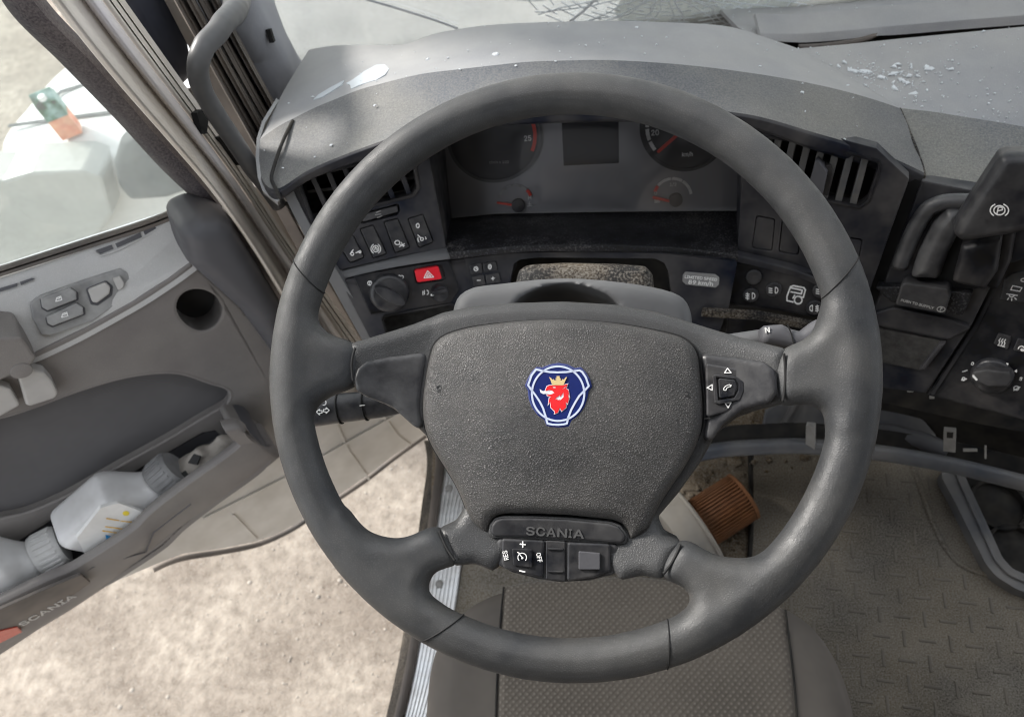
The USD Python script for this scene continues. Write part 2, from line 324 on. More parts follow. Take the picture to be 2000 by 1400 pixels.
surf('dial_black', (.04, .04, .044), .4)
surf('screen', (.006, .007, .014), .4, spec=.15)
surf('print_white', (.82, .82, .80), .5, mott=.12, mscale=200)
surf('print_dim', (.32, .32, .31), .5, mott=.3, mscale=150)
surf('needle_red', (.80, .06, .035), .4)
surf('hazard_red', (.72, .02, .035), .3, coat=.4)
surf('emblem_blue', (.012, .022, .12), .22, coat=.6)
surf('emblem_line', (.52, .58, .72), .3, coat=.6)
surf('emblem_red', (.70, .025, .03), .3, coat=.6)
surf('emblem_white', (.78, .80, .84), .3, coat=.6)
surf('emblem_gold', (.62, .48, .24), .3, coat=.4)
surf('door_grey', (.44, .44, .435), .62, grain=620, gdepth=.00008, groove=.95, mott=.08, mscale=6, dust=(.44, .43, .40), dscale=7, dlo=.48, dhi=.75)
surf('door_dark', (.19, .178, .17), .62, grain=620, gdepth=.00008, groove=.95, mott=.08, mscale=6, dust=(.25, .24, .22), dscale=9, dlo=.55, dhi=.8)
surf('door_cloth', (.10, .097, .10), .9, fine=700, gdepth=.0003, mott=.08, mscale=10)
surf('pod_dark', (.075, .075, .082), .55, fine=500, gdepth=.0001, mott=.1)
surf('vent_grey', (.085, .085, .085), .6, dust=(.16, .15, .13), dscale=40)
surf('switch_grey', (.20, .20, .20), .45, dust=(.42, .42, .40), dscale=40, dlo=.45, dhi=.75)
surf('handle_light', (.40, .39, .375), .5, dust=(.5, .48, .44), dscale=9)
surf('cream_paint', (.62, .575, .52), .42, mott=.06, mscale=5, dust=(.45, .39, .31), dscale=8, dlo=.5, dhi=.72)
surf('lilac_paint', (.60, .565, .56), .4, mott=.06, mscale=5, dust=(.47, .42, .35), dscale=8, dlo=.52, dhi=.72)
surf('seal_rubber', (.085, .075, .068), .6, mott=.2, mscale=9, dust=(.24, .2, .165), dscale=7, dlo=.45, dhi=.7)
surf('frame_rubber', (.07, .062, .062), .6, mott=.15, mscale=9, dust=(.17, .15, .14), dscale=10, dlo=.5, dhi=.8, speck=.06)
surf('pillar_trim', (.30, .31, .335), .6, grain=600, gdepth=.00005, groove=.96, mott=.06)
surf('mirror_shell', (.03, .033, .045), .4, mott=.2)
surf('handle_rubber', (.075, .077, .08), .45, fine=300, gdepth=.0001, mott=.2, mscale=20, dust=(.18, .175, .17), dscale=14, dlo=.52, dhi=.8)
surf('skirt', (.54, .515, .47), .75, fine=200, gdepth=.0004, mott=.1, mscale=8, dust=(.36, .33, .28), dscale=14, dlo=.5, dhi=.8)
surf('dirt', (.345, .31, .265), .95, fine=70, gdepth=.007, mott=.2, mscale=24, dust=(.21, .185, .158), dscale=2.6, dlo=.5, dhi=.68, speck=.45)
surf('pebble', (.40, .36, .31), .9, mott=.3, mscale=20)
surf('alu', (.80, .80, .79), .35, metal=.55, fine=300, gdepth=.0001, mott=.1, dust=(.42, .36, .28), dscale=14, dlo=.6, dhi=.85)
surf('seat_fabric', (.17, .15, .125), .95, mott=.1, mscale=7, dust=(.24, .21, .175), dscale=6, dlo=.48, dhi=.8, fine=500, gdepth=.0003)
surf('seat_bolster', (.118, .105, .094), .9, mott=.12, mscale=8, dust=(.20, .18, .155), dscale=7, dlo=.5, dhi=.8, fine=900, gdepth=.0002)
surf('floor_dirt', (.22, .19, .15), .9, fine=120, gdepth=.003, mott=.3, mscale=16, dust=(.36, .31, .25), dscale=14, dlo=.5, dhi=.7, speck=.3)
surf('mat_bar', (.165, .148, .124), .75, fine=260, gdepth=.0005, mott=.25, mscale=12, dust=(.14, .125, .105), dscale=9, dlo=.5, dhi=.7)
surf('mat_rubber', (.175, .163, .142), .75, fine=260, gdepth=.0005, mott=.18, mscale=9, dust=(.29, .255, .20), dscale=6, dlo=.42, dhi=.68, speck=.25)
surf('cab_liner', (.20, .195, .19), .9, mott=.06)
surf('white_paint', (.66, .67, .66), .3, mott=.03, coat=.5)
surf('car_shade', (.36, .37, .35), .35, mott=.05, coat=.4)
surf('tyre', (.05, .06, .065), .7, mott=.15)
surf('grey_trim', (.115, .118, .125), .5, fine=600, gdepth=.0001, mott=.1, dust=(.26, .24, .21), dscale=12, dlo=.52, dhi=.8)
surf('under_black', (.012, .011, .010), .8, mott=.3, dust=(.06, .052, .04), dscale=30)
surf('clip_metal', (.32, .31, .29), .5, mott=.2, mscale=60)
surf('bottle_grey', (.62, .62, .615), .4, mott=.06, mscale=8, dust=(.36, .35, .33), dscale=14, dlo=.55, dhi=.8)
surf('bottle_cap', (.20, .20, .20), .5, mott=.15, mscale=40)
surf('bottle_cap_light', (.50, .50, .49), .5, mott=.12, mscale=40)
surf('label_white', (.78, .78, .76), .45)
surf('print_orange', (.85, .50, .06), .5); surf('print_yellow', (.85, .68, .06), .5); surf('print_blue', (.03, .32, .72), .5); surf('print_redder', (.55, .07, .05), .5)
surf('glove_cloth', (.40, .37, .33), .95, fine=400, gdepth=.0006, mott=.25, mscale=30, dust=(.12, .105, .09), dscale=30, dlo=.5, dhi=.62)
surf('glove_black', (.03, .03, .03), .8)
surf('carton_green', (.07, .16, .12), .5, mott=.4, mscale=30, dust=(.45, .62, .62), dscale=26, dlo=.55, dhi=.65)
surf('carton_orange', (.62, .20, .10), .5, mott=.3, mscale=30, dust=(.75, .42, .25), dscale=26, dlo=.5, dhi=.6)
surf('filter_paper', (.20, .082, .03), .75, fine=300, gdepth=.0003, mott=.2, mscale=30, dust=(.12, .07, .04), dscale=16, dlo=.55, dhi=.8)
surf('filter_cap', (.30, .28, .25), .6, mott=.2, mscale=20, dust=(.4, .35, .28), dscale=15)
surf('shard', (.62, .65, .67), .12, mott=.1, mscale=60)
surf('paint_flake', (.46, .50, .53), .5, mott=.06)
surf('red_reflector', (.38, .05, .03), .3, coat=.5)
surf('foam', (.045, .043, .04), .95, fine=300, gdepth=.001, mott=.4, mscale=90)
glass('windscreen', (.95, .97, .96), .24, (.82, .83, .81)); glass('door_glass', (.94, .97, .955), .10, (.80, .83, .81))
glass('gauge_glass', (.96, .96, .97), .006, (.4, .4, .4), .08)
# woven seat cloth: a dot weave 5 mm apart, raised and paler
n = {'g': ('geometry', {}), 'mp': ('mapping', {'rotation': (0, 0, .785), 'scale': (1, 1, 0)}), 'v': ('voronoi_texture', {'scale': 175, 'randomness': 0.0, 'feature': 'f1'}), 'r': ('map_range', {'from_min': .16, 'from_max': .36, 'to_min': 1., 'to_max': 0.}),
     'ns': ('noise_texture', {'scale': 9, 'detail': 6}), 'rp': ('rgb_ramp', {'ramp': [(.3, (.125, .11, .094)), (.7, (.175, .154, .131))]}), 'm': ('mix_color', {'b': (.225, .20, .172)}), 'k': ('math', {'math_type': 'multiply', 'value2': .75}),
     'w': ('noise_texture', {'scale': 1500, 'detail': 2}), 'ad': ('math', {'math_type': 'add'}), 'wk': ('math', {'math_type': 'multiply', 'value2': .35}), 'b': ('bump', {'strength': .9, 'distance': .0003}), 'p': ('principled_bsdf', {'roughness': .95, 'specular_ior_level': .2, 'sheen_weight': .2})}
MAT['seat_weave'] = usdkit.material(stage, '/World/Looks/seat_weave', n, [('g.position', 'mp.vector'), ('mp.vector', 'v.vector'), ('v.distance', 'r.value'), ('r.result', 'k.value1'), ('k.value', 'm.fac'), ('g.position', 'ns.vector'), ('ns.fac', 'rp.fac'), ('rp.color', 'm.a'), ('m.result', 'p.base_color'),
     ('g.position', 'w.vector'), ('w.fac', 'wk.value1'), ('wk.value', 'ad.value1'), ('r.result', 'ad.value2'), ('ad.value', 'b.height'), ('b.normal', 'p.normal')], surface='p.BSDF')

# ================================================================== the setting: ground, cab floor, shell of the cab
WC = CAM+np.array([-0.03698, 0.29886, -0.48415])          # centre of the steering wheel
WF = Frame(WC, [1, 0, 0], [0, math.cos(TAU), math.sin(TAU)])
ZF = CAM[2]-1.36                                          # cab floor
XA = -0.46                                                # plane of the driver's door opening
AP = Frame([XA, 0, CAM[2]], [0, 1, 0], [0, 0, 1])
_h = np.array([-.49, .72, CAM[2]-1.0]); _a = math.radians(125)
DF = Frame(_h, [math.sin(_a), -math.cos(_a), 0], [0, 0, 1])   # plane of the open door, u towards its hinge, n into the cab

def ground():
    n = 90; xs = np.r_[-60, -30, -15, np.linspace(-8, 3, n), 10, 30, 60]; ys = np.r_[-60, -20, -6, np.linspace(-3, 10, n), 16, 30, 60]
    X, Y = np.meshgrid(xs, ys); P = np.stack([X, Y, np.zeros_like(X)], -1)
    P[..., 2] = .05*(meshkit.fbm(P*[.8, .8, 1], 4, 3)-.5)+.012*(meshkit.noise(P*[7, 7, 1], 5)-.5)
    return grid(P)
solo('ground', ground(), 'dirt', kind='structure', smooth=True)
def pebbles():
    ms = []
    for _ in range(1500):
        x, y = rng.uniform(-2.4, -.2), rng.uniform(-.6, 1.4); r = rng.uniform(.0015, .0045)*(1+1.2*(rng.random() > .97))
        s = trimesh.creation.icosphere(1, r); v = s.vertices*[1, rng.uniform(.6, 1), .55]; a = rng.uniform(0, 6.3)
        v = v@np.array([[math.cos(a), math.sin(a), 0], [-math.sin(a), math.cos(a), 0], [0, 0, 1]])
        z = .05*(meshkit.fbm(np.array([[x*.8, y*.8, 0]]), 4, 3)[0]-.5)
        ms.append((v+[x, y, z+.001], s.faces))
    return cat(ms)
solo('ground_pebbles', pebbles(), 'pebble', 'pale pebbles strewn over the beige dirt ground beside the cab', 'pebbles', kind='stuff')
FL = level(ZF)
solo('cab_floor', prism(FL, Polygon([(-.36, -.6), (1.9, -.6), (1.9, .62), (-.36, .74)]), -.05, 0), 'floor_dirt', kind='structure')
def toe():                                               # the dirty footwell rising to the bulkhead
    a = [[-.36, .55, ZF+.002], [.3, .55, ZF+.002], [1.9, .50, ZF+.002]]; b = [[-.36, .78, ZF+.05], [.3, .76, ZF+.05], [1.9, .7, ZF+.05]]; c = [[-.40, 1.0, ZF+.5], [.3, 1.0, ZF+.5], [1.9, 1.0, ZF+.5]]
    P = rows3([np.array(a), np.array(b), np.array(c)], 90, 20); P[..., 2] += .008*(meshkit.fbm(P*30, 4, 9)-.5)
    return thick(P, .02)
solo('cab_bulkhead', toe(), 'floor_dirt', kind='structure', smooth=60)

cab = thing('cab_body', 'cream painted truck cab shell with dark rubber door seals and grey windscreen pillar', 'truck cab', [-.45, .8, ZF])
def strip(left, right, prof, n=60):                      # a moulded strip of the door opening: edges in pixels, profile (t, height)
    L, Rr = curve(left, n), curve(right, n); P = []
    for t, h in prof: P.append([AP.pt(*(l*(1-t)+r*t), h) for l, r in zip(L, Rr)])
    return thick(np.array(P), .006)
cl = [(90, -30), (212, 128), (332, 268), (450, 412), (520, 520), (600, 650), (680, 800)]
def between(a, b, t): return [tuple(np.array(p)*(1-t)+np.array(q)*t) for p, q in zip(curve(a, 9), curve(b, 9))]
cr = [(222, -30), (300, 80), (375, 186), (470, 322), (545, 440), (650, 590), (760, 740)]
obj(cab, 'door_frame', strip(between(cl, cr, -.1), between(cl, cr, .40), [(0, .0), (.06, .010), (.30, .016), (.52, .010), (.62, .0), (.70, -.002), (1, -.003)]), 'cream_paint', 60)
obj(cab, 'door_frame', strip(between(cl, cr, .385), between(cl, cr, .66), [(0, -.004), (.15, .004), (.5, .009), (.85, .004), (1, -.006)]), 'lilac_paint', 60)
obj(cab, 'door_frame', strip(between(cl, cr, .64), between(cl, cr, 1.0), [(0, -.008), (.2, -.004), (.34, -.004), (.37, -.010), (.42, -.004), (.62, -.004), (.66, -.011), (.72, -.006), (1, -.008)]), 'cream_paint', 60, label='ribbed beige strip of the door opening')
sl = [(322, -30), (420, 148), (505, 300), (560, 400), (600, 470)]; sr = [(452, -30), (545, 150), (590, 230), (640, 310), (700, 400)]
for i, (a, b, hh) in enumerate([(0, .2, .004), (.22, .34, .016), (.36, .55, .012), (.57, .72, .022), (.74, 1.05, .006)]):
    obj(cab, 'rubber_seal', strip(between(sl, sr, a), between(sl, sr, b), [(0, -.012), (.12, hh*.7), (.5, hh), (.88, hh*.7), (1, -.012)]), 'seal_rubber', 70)
obj(cab, 'pillar_backing', prism(AP, AP.poly([(322, -60), (452, -60), (700, 400), (760, 760), (600, 480), (520, 330)], -.03), -.05, -.03), 'seal_rubber')
# latch holes cut in the frame edge
for q in ([(379, 221), (388, 214), (402, 233), (399, 262), (390, 263)], [(399, 216), (405, 210), (418, 233), (414, 236)], [(425, 268), (434, 264), (476, 317), (466, 323)]):
    obj(cab, 'latch_slot', prism(AP, AP.poly(q, .0), -.004, .0035), 'gap_black')
# windscreen pillar trim
def pillar():
    pl = AP.poly([(448, -60), (470, 0), (498, 60), (535, 120), (572, 205), (600, 250), (640, 250), (625, 170), (600, 128), (575, 92), (552, 48), (536, 5), (525, -60)], .03)
    return pillow(AP, pl, -.08, lambda a, b, d: .04+0*a, .03, .004)
obj(cab, 'pillar_trim', pillar(), 'pillar_trim', True)
obj(cab, 'screw_slot', prism(AP, AP.poly([(526, 58), (529, 56), (537, 80), (534, 84)], .0415), .036, .0425), 'gap_black')
# painted outer skin, sill and shell out of view, which shade the cab as its roof and walls do
obj(cab, 'roof', boxm(level(CAM[2]+.42), -.62, 1.95, -1.5, .22, 0, .06), 'cab_liner')
obj(cab, 'rear_wall', boxm(Frame([0, -1.45, 0], [1, 0, 0], [0, 0, 1]), -.62, 1.95, 1.2, CAM[2]+.42, 0, .05), 'cab_liner')
wl = Polygon([(-.30, 1.2), (-1.45, 1.2), (-1.45, CAM[2]+.42), (-.30, CAM[2]+.42)])
SX = Frame([-.60, 0, 0], [0, 1, 0], [0, 0, 1])
obj(cab, 'side_wall', prism(SX, wl, 0, .1), 'cab_liner')
SY = Frame([1.9, 0, 0], [0, 1, 0], [0, 0, 1])
obj(cab, 'side_wall', prism(SY, sbox(-1.45, 1.2, 1.1, CAM[2]+.42).difference(sbox(-.2, CAM[2]-.6, .85, CAM[2]+.2)), 0, .05), 'cab_liner')
obj(cab, 'outer_skin', prism(SX, Polygon([(.80, 1.5), (1.12, 1.4), (1.12, CAM[2]-.62), (.86, CAM[2]-.9)]), -.02, .04), 'cream_paint')
obj(cab, 'front_panel', boxm(Frame([0, 1.16, 0], [1, 0, 0], [0, 0, 1]), -.58, 1.93, .9, CAM[2]-.78, -.02, .02), 'cream_paint')

# ridged aluminium sill and its seal
sill = thing('door_sill', 'ridged bright aluminium door sill plate between the dirt ground and the seat', 'door sill', [-.34, .3, ZF])
sL = [(862, 860), (868, 900), (858, 985), (846, 1075), (830, 1180), (812, 1290), (780, 1430)]; sR = [(955, 860), (925, 940), (908, 1010), (900, 1100), (886, 1200), (868, 1290), (830, 1430)]
def on(z, px, py): return level(z).pt(px, py)
def sill_rows(t0, t1, z, dz=0):
    a, b = curve(sL, 40), curve(sR, 40)
    return np.array([[on(z, *(p*(1-t0)+q*t0)) for p, q in zip(a, b)], [on(z, *(p*(1-t1)+q*t1)) for p, q in zip(a, b)]])
obj(sill, 'sill_plate', thick(sill_rows(0, 1, ZF+.012), .012), 'alu')
for k in range(7):
    t = .08+k*.135; P = sill_rows(t, t+.075, ZF+.016); obj(sill, 'tread_ridge', thick(P, .0055), 'alu')
for (x, y) in ((877, 953), (858, 1140)):
    c = FL.loc(x, y, .017); obj(sill, 'screw_head', lathe(FL, c, [(.007, .012), (.007, .0185), (.005, .021), (.001, .0215)], 16), 'clip_metal')
pth = [on(ZF+.02, x-9, y) for x, y in curve(sL, 40)]
obj(sill, 'edge_seal', tube(pth, .0085, 10), 'seal_rubber', True)
pth = [on(ZF-.03, x-24, y) for x, y in curve(sL, 40)]
obj(sill, 'sill_flange', thick(np.array([[on(ZF-.02, x-8, y) for x, y in curve(sL, 40)], [on(ZF-.09, x-34, y) for x, y in curve(sL, 40)]]), .005), 'dusty_shroud')

# ================================================================== steering wheel
wheel = thing('steering_wheel', 'worn grey leather four-spoke steering wheel with blue shield emblem and button pads', 'steering wheel', WC)
def arm(pts, h=-.006): return rnd(Polygon(curve([WF.loc(x, y, h) for x, y in pts], 60, True)), .004)
ARMS = [[(566, 600), (612, 622), (650, 655), (692, 672), (694, 750), (660, 768), (625, 790), (580, 850)],
        [(1690, 640), (1605, 600), (1590, 640), (1560, 668), (1530, 682), (1528, 790), (1570, 790), (1605, 805), (1622, 850), (1690, 840)],
        [(670, 985), (700, 1020), (745, 1046), (800, 1046), (856, 1031), (892, 1101), (855, 1115), (838, 1140), (840, 1165), (870, 1195), (790, 1200), (700, 1120)],
        [(1332, 1056), (1390, 1080), (1450, 1089), (1510, 1073), (1560, 1035), (1600, 1090), (1500, 1200), (1380, 1240), (1328, 1215), (1346, 1180), (1340, 1150), (1293, 1126)]]
def rim():
    cell = .0024; A = np.arange(-.236, .236, cell); H = np.arange(-.024, .024, cell)
    X, Y = np.meshgrid(A, A, indexing='ij'); th = np.arctan2(Y, X); r = np.hypot(X, Y)
    a = .0154-.0004*np.clip(-np.sin(th), 0, 1)**2+.0008*np.clip(np.cos(th), 0, 1)
    rc = .2255-a; q = (r-rc)[..., None]/a[..., None]; hh = H[None, None]/.0150
    k = np.sqrt(q*q+hh*hh)+1e-9; v = (k-1)*.0160
    for p in ARMS:
        d2 = np.maximum(sd_poly(X, Y, arm(p)), r-.214); t = np.clip((.205-r)/.07, 0, 1)[..., None]
        e = ext(d2[..., None], H[None, None]+.0125*t, -.0145, .0135-.003*t, .012); v = smin(v, e, .007)
    V, F = nets(v, np.array([A[0], A[0], H[0]]), cell)
    m = trimesh.Trimesh(V, F, process=False); trimesh.smoothing.filter_taubin(m, iterations=6)
    V = np.array(m.vertices); n = m.vertex_normals; V = V+n*(.0005*(meshkit.fbm(V*90, 3, 4)-.5))[:, None]
    return WF.world(V), F
obj(wheel, 'rim', rim(), 'rim_leather', True)
def rim_seam(px, py, bend=0.0):                           # a groove line of the cover round the rim
    c = WF.loc(px, py, 0); th = math.atan2(c[1], c[0]); a = .0154-.0004*max(-math.sin(th), 0)**2+.0008*max(math.cos(th), 0); P = []
    for f in np.linspace(-.15*math.pi, 1.15*math.pi, 30):
        rr = .2255-a-(a+.0002)*math.cos(f); h = .0152*math.sin(f); w = th+bend*math.cos(f)
        P.append([rr*math.cos(w), rr*math.sin(w), h])
    return tube(WF.world(P), .0005, 6)
for x, y, b in ((600, 540, .04), (1640, 545, -.05), (872, 1210, .05), (1305, 1258, .03)):
    obj(wheel, 'rim_seam', rim_seam(x, y, b), 'gap_black', True)
HB = -.016
hub_px = [(693, 673), (740, 655), (800, 632), (860, 606), (920, 594), (1000, 587), (1100, 584), (1200, 590), (1290, 606), (1360, 628), (1440, 655), (1530, 683), (1531, 735), (1527, 790), (1490, 797), (1440, 815), (1400, 848), (1372, 900), (1325, 965),
          (1286, 1010), (1300, 1040), (1332, 1056), (1312, 1092), (1292, 1126), (1255, 1120), (1212, 1130), (1180, 1100), (1100, 1090), (1000, 1085), (966, 1112), (930, 1098), (892, 1101), (872, 1066), (856, 1031), (890, 1016), (905, 990), (880, 930), (832, 855), (790, 812), (740, 782), (694, 752), (689, 710)]
hub_poly = rnd(Polygon([WF.loc(x, y, HB) for x, y in hub_px]).buffer(0), .002)
def hub_top(a, b, d):                                     # the arms climb from the hub to the rim
    r = np.hypot(a, b); return HB+.026*np.clip((r-.105)/.075, 0, 1)**1.4
obj(wheel, 'spoke_cover', pillow(WF, hub_poly, -.050, hub_top, .011, .0024), 'spoke_leather', True)
def ridge(pts, h=HB, rad=.0010, up=.001):                 # a gap line lying on the spoke cover
    P = []
    for x, y in curve(pts, 24):
        q = WF.loc(x, y, h); hh = hub_top(*q, 0); q = WF.loc(x, y, hh); P.append([q[0], q[1], hh+up])
    return tube(WF.world(P), rad, 8)
for p in ([(694, 679), (687, 712), (690, 744)], [(1531, 690), (1534, 735), (1529, 784)], [(858, 1036), (870, 1065), (889, 1095)], [(1329, 1062), (1316, 1092), (1296, 1120)]):
    obj(wheel, 'cover_seam', ridge(p, up=-.0002), 'gap_black', True)
pad_px = [(836, 690), (842, 672), (856, 657), (880, 646), (960, 631), (1030, 625), (1095, 623), (1160, 626), (1230, 634), (1300, 647), (1340, 660), (1360, 680), (1368, 715), (1374, 780), (1373, 830), (1362, 868), (1330, 925), (1290, 985), (1277, 1012), (1268, 1034), (1245, 1050), (1222, 1060), (1090, 1052), (960, 1046), (930, 1030), (912, 1005), (900, 975), (868, 915), (832, 852), (822, 805), (826, 745)]
PH = -.006
bgap = [(950, 1062), (953, 1030), (960, 1014), (972, 1006), (990, 1003), (1040, 1003), (1112, 1006), (1196, 1015), (1214, 1022), (1226, 1037), (1232, 1075)]
pad_poly = rnd(Polygon(curve([WF.loc(x, y, PH) for x, y in pad_px], 160, True)).buffer(0), .004)
pad_cut = big(rnd(big(pad_poly.difference(rnd(WF.poly(bgap, -.004), .003))), .0015))
obj(wheel, 'pad_gap', prism(WF, pad_poly.buffer(.0014), HB-.01, HB+.0012), 'gap_black')
pc = np.array(pad_poly.centroid.coords[0])
def pad_top(a, b, d): return PH+.012-.95*((a-pc[0])**2+(b-pc[1])**2)
obj(wheel, 'airbag_cover', pillow(WF, pad_cut, -.045, pad_top, .009, .0020), 'pad_leather', True)
def padh(px, py):
    h = PH
    for _ in range(4): q = WF.loc(px, py, h); h = float(pad_top(q[0], q[1], 0))
    return h
# side pods
pod = [(704, 742), (710, 722), (726, 708), (760, 699), (834, 686), (830, 745), (826, 800), (830, 850), (800, 824), (770, 795), (728, 778), (708, 766)]
pg = pad_poly.buffer(.0022)
def flush(pts, dz): return pillow(WF, rnd(big(rnd(WF.poly(pts, HB), .004).difference(pg)), .001), -.045, lambda a, b, d: hub_top(a, b, d)+dz, .0035, .0017)
obj(wheel, 'spoke_panel', flush(pod, .0018), 'worn_plastic', True)
podr = [(1366, 690), (1430, 698), (1484, 709), (1503, 724), (1509, 745), (1508, 772), (1498, 789), (1450, 801), (1410, 830), (1374, 884), (1372, 820), (1374, 760)]
obj(wheel, 'spoke_panel', flush(podr, .0050), 'satin_black', True)
kp = obj(wheel, 'phone_keypad', plate(WF, [(1379, 709), (1452, 722), (1467, 735), (1472, 757), (1466, 781), (1448, 796), (1380, 815)], -.012, -.0062, .0012, .002), 'button_black')
h = -.0062
obj(kp, 'key_ring', prism(WF, WF.poly([(1392, 734), (1398, 731), (1440, 736), (1451, 745), (1453, 764), (1445, 781), (1405, 789), (1396, 786)], h+.002).difference(WF.poly([(1399, 736), (1436, 741), (1443, 750), (1442, 764), (1434, 777), (1402, 782)], h+.002)), h-.002, h+.0022, .0009), 'button_black')
obj(kp, 'phone_key', plate(WF, [(1403, 738), (1436, 742), (1440, 757), (1434, 773), (1405, 778)], h-.002, h+.0024, .0012, .0015), 'button_black')
for a in ([(1415, 728), (1421, 719), (1428, 728), (1415, 728)], [(1416, 787), (1428, 786), (1422, 796), (1416, 787)], [(1391, 751), (1381, 757), (1391, 762), (1391, 751)], [(1455, 752), (1464, 758), (1455, 763), (1455, 752)]):
    obj(kp, 'arrow_mark', strokes(WF, [a], 1.8, h+.0002, .0003), 'print_white')
obj(kp, 'phone_mark', strokes(WF, [[(1414, 762), (1413, 759), (1417, 754), (1424, 751), (1428, 752), (1427, 755), (1424, 755), (1419, 758), (1418, 762), (1414, 762)]], 1.4, h+.0028, .0003), 'print_white')
obj(wheel, 'panel_gap', strokes(WF, [[(1376, 818), (1450, 798)]], 2.2, -.0082, .0003), 'gap_black')
# badge strip and lower buttons
bs = [(956, 1047), (960, 1025), (968, 1015), (982, 1011), (1040, 1011), (1110, 1014), (1190, 1022), (1208, 1028), (1219, 1042), (1225, 1061), (1160, 1056), (1060, 1050)]
obj(wheel, 'badge_gap', plate(WF, [(952, 1050), (956, 1024), (966, 1011), (982, 1007), (1040, 1007), (1112, 1010), (1194, 1018), (1212, 1025), (1223, 1040), (1229, 1063), (1160, 1060), (1060, 1054)], -.03, -.0056, .001, .004), 'spoke_leather')
bd = obj(wheel, 'badge_strip', plate(WF, bs, -.03, -.0040, .0014, .004), 'satin_black')
xs = [1026, 1046, 1066, 1087, 1109, 1118, 1142]
obj(bd, 'lettering', cat([text(WF, ch, (x0+1.2, 1043.6+(x0-1026)*.062), (x1-1.6, 1043.6+(x1-1026)*.062), -.0040, 1, True, .0009, .0058) for ch, x0, x1 in zip('SCANIA', xs[:-1], xs[1:])]), 'emboss')
obj(wheel, 'button_bezel', plate(WF, [(969, 1050), (1060, 1052), (1120, 1056), (1207, 1062), (1209, 1095), (1200, 1122), (1150, 1134), (1095, 1137), (1050, 1131), (1000, 1118), (972, 1104)], -.04, -.0066, .002, .004), 'worn_plastic')
h = -.0040
cb = obj(wheel, 'cruise_button', plate(WF, [(980, 1051), (1063, 1055), (1061, 1129), (1010, 1118), (984, 1109), (979, 1098)], -.03, h, .0014, .002), 'button_black')
obj(cb, 'key_boss', plate(WF, [(1000, 1071), (1039, 1073), (1039, 1108), (1003, 1104)], h-.001, h+.0018, .0016, .001), 'button_black')
obj(wheel, 'centre_button', plate(WF, [(1066, 1055), (1104, 1057), (1104, 1135), (1066, 1131)], -.03, h-.001, .0014, .001), 'button_black')
for y in (1070, 1114): obj(wheel, 'finger_ridge', plate(WF, [(1070, y), (1099, y+1), (1099, y+4), (1070, y+3)], h-.002, h+.0006, .0006, 0), 'button_black')
rb = obj(wheel, 'blank_button', plate(WF, [(1108, 1058), (1192, 1062), (1193, 1116), (1160, 1128), (1107, 1135)], -.03, h, .0014, .002), 'button_black')
obj(rb, 'key_boss', plate(WF, [(1130, 1076), (1172, 1080), (1172, 1112), (1130, 1112)], h-.001, h+.0022, .0022, .001), 'pod_dark')
obj(cb, 'lettering', text(WF, 'RES', (994, 1092), (990, 1074), h+.0001, 1.25, True), 'print_white')
obj(cb, 'lettering', text(WF, 'OFF', (1047, 1080), (1051, 1098), h+.0001, 1.25, True), 'print_white')
obj(cb, 'lettering', strokes(WF, [[(1016, 1062), (1026, 1063)], [(1021, 1057), (1021, 1068)]], 2.4, h+.0001), 'print_white')
obj(cb, 'lettering', strokes(WF, [[(1015, 1114), (1025, 1116)]], 2.6, h+.0001), 'print_white')
obj(cb, 'gauge_mark', cat([strokes(WF, [arc(1020, 1088, 8.5, 8.5, 140, 400, 16), [(1020, 1088), (1014, 1081)], [(1011, 1078), (1015, 1080)]], 1.7, h+.0019), fill(WF, [arc(1020, 1089, 2.3, 2.3, 0, 330, 10)], h+.0019)]), 'print_white')
# moulded airbag marks on the pad
for x, s in ((858, 1), (1340, 1)):
    hp = padh(x, 770); hp = hp-.0004
    obj(wheel, 'moulded_mark', strokes(WF, [arc(x, 757 if x < 900 else 768, 5, 4, 0, 360, 12), [(x-5, 764 if x < 900 else 774), (x+7, 763 if x < 900 else 775)]], 1.6, hp+.0002, .0004), 'satin_black')

# shield emblem: traced in units of 1/7 pixel
def E(pts): return [(960+x/7, 670+y/7) for x, y in pts]
eh = padh(1092, 770)+.0006
em = obj(wheel, 'emblem', prism(WF, rnd(WF.poly(E([(450, 580), (490, 480), (540, 390), (610, 320), (690, 328), (790, 288), (915, 265), (1040, 285), (1140, 335), (1222, 322), (1290, 390), (1345, 480), (1378, 590), (1330, 660), (1310, 760), (1275, 870), (1195, 985), (1100, 1062), (1065, 1145), (990, 1160), (915, 1165), (830, 1158), (745, 1140), (715, 1055), (620, 985), (540, 870), (500, 760), (490, 650)]), eh), .0006), -.008, eh, .0012), 'emblem_blue')
t0 = eh+.0001
def ring(lines, w): return strokes(WF, [E(l) for l in lines], w/7, t0, .00025, 2)
obj(em, 'shield_line', ring([arc(910, 690, 358, 372, 0, 360, 72)], 27), 'emblem_line')
obj(em, 'shield_line', ring([[(640, 365), (610, 360), (548, 440), (500, 575), (545, 640), (600, 710), (660, 800), (705, 890), (740, 1000), (765, 1098), (830, 1112), (910, 1115), (980, 1110), (1030, 1098), (1050, 1010), (1090, 910), (1150, 800), (1200, 720), (1280, 640), (1330, 585), (1290, 470), (1240, 395), (1205, 372), (1130, 382), (1020, 396), (910, 400), (800, 396), (700, 380), (640, 365)]], 27), 'emblem_line')
gr = [(735, 650), (760, 590), (800, 575), (850, 580), (900, 572), (970, 578), (1040, 560), (1020, 625), (1050, 640), (1062, 720), (1040, 690), (1060, 760), (1040, 830), (1015, 800), (1020, 880), (960, 930), (935, 880), (905, 950), (862, 965), (870, 900), (860, 930), (812, 880), (805, 800), (780, 830), (790, 750), (820, 730), (765, 722), (760, 705), (820, 700), (860, 680), (830, 650), (790, 640), (745, 655)]
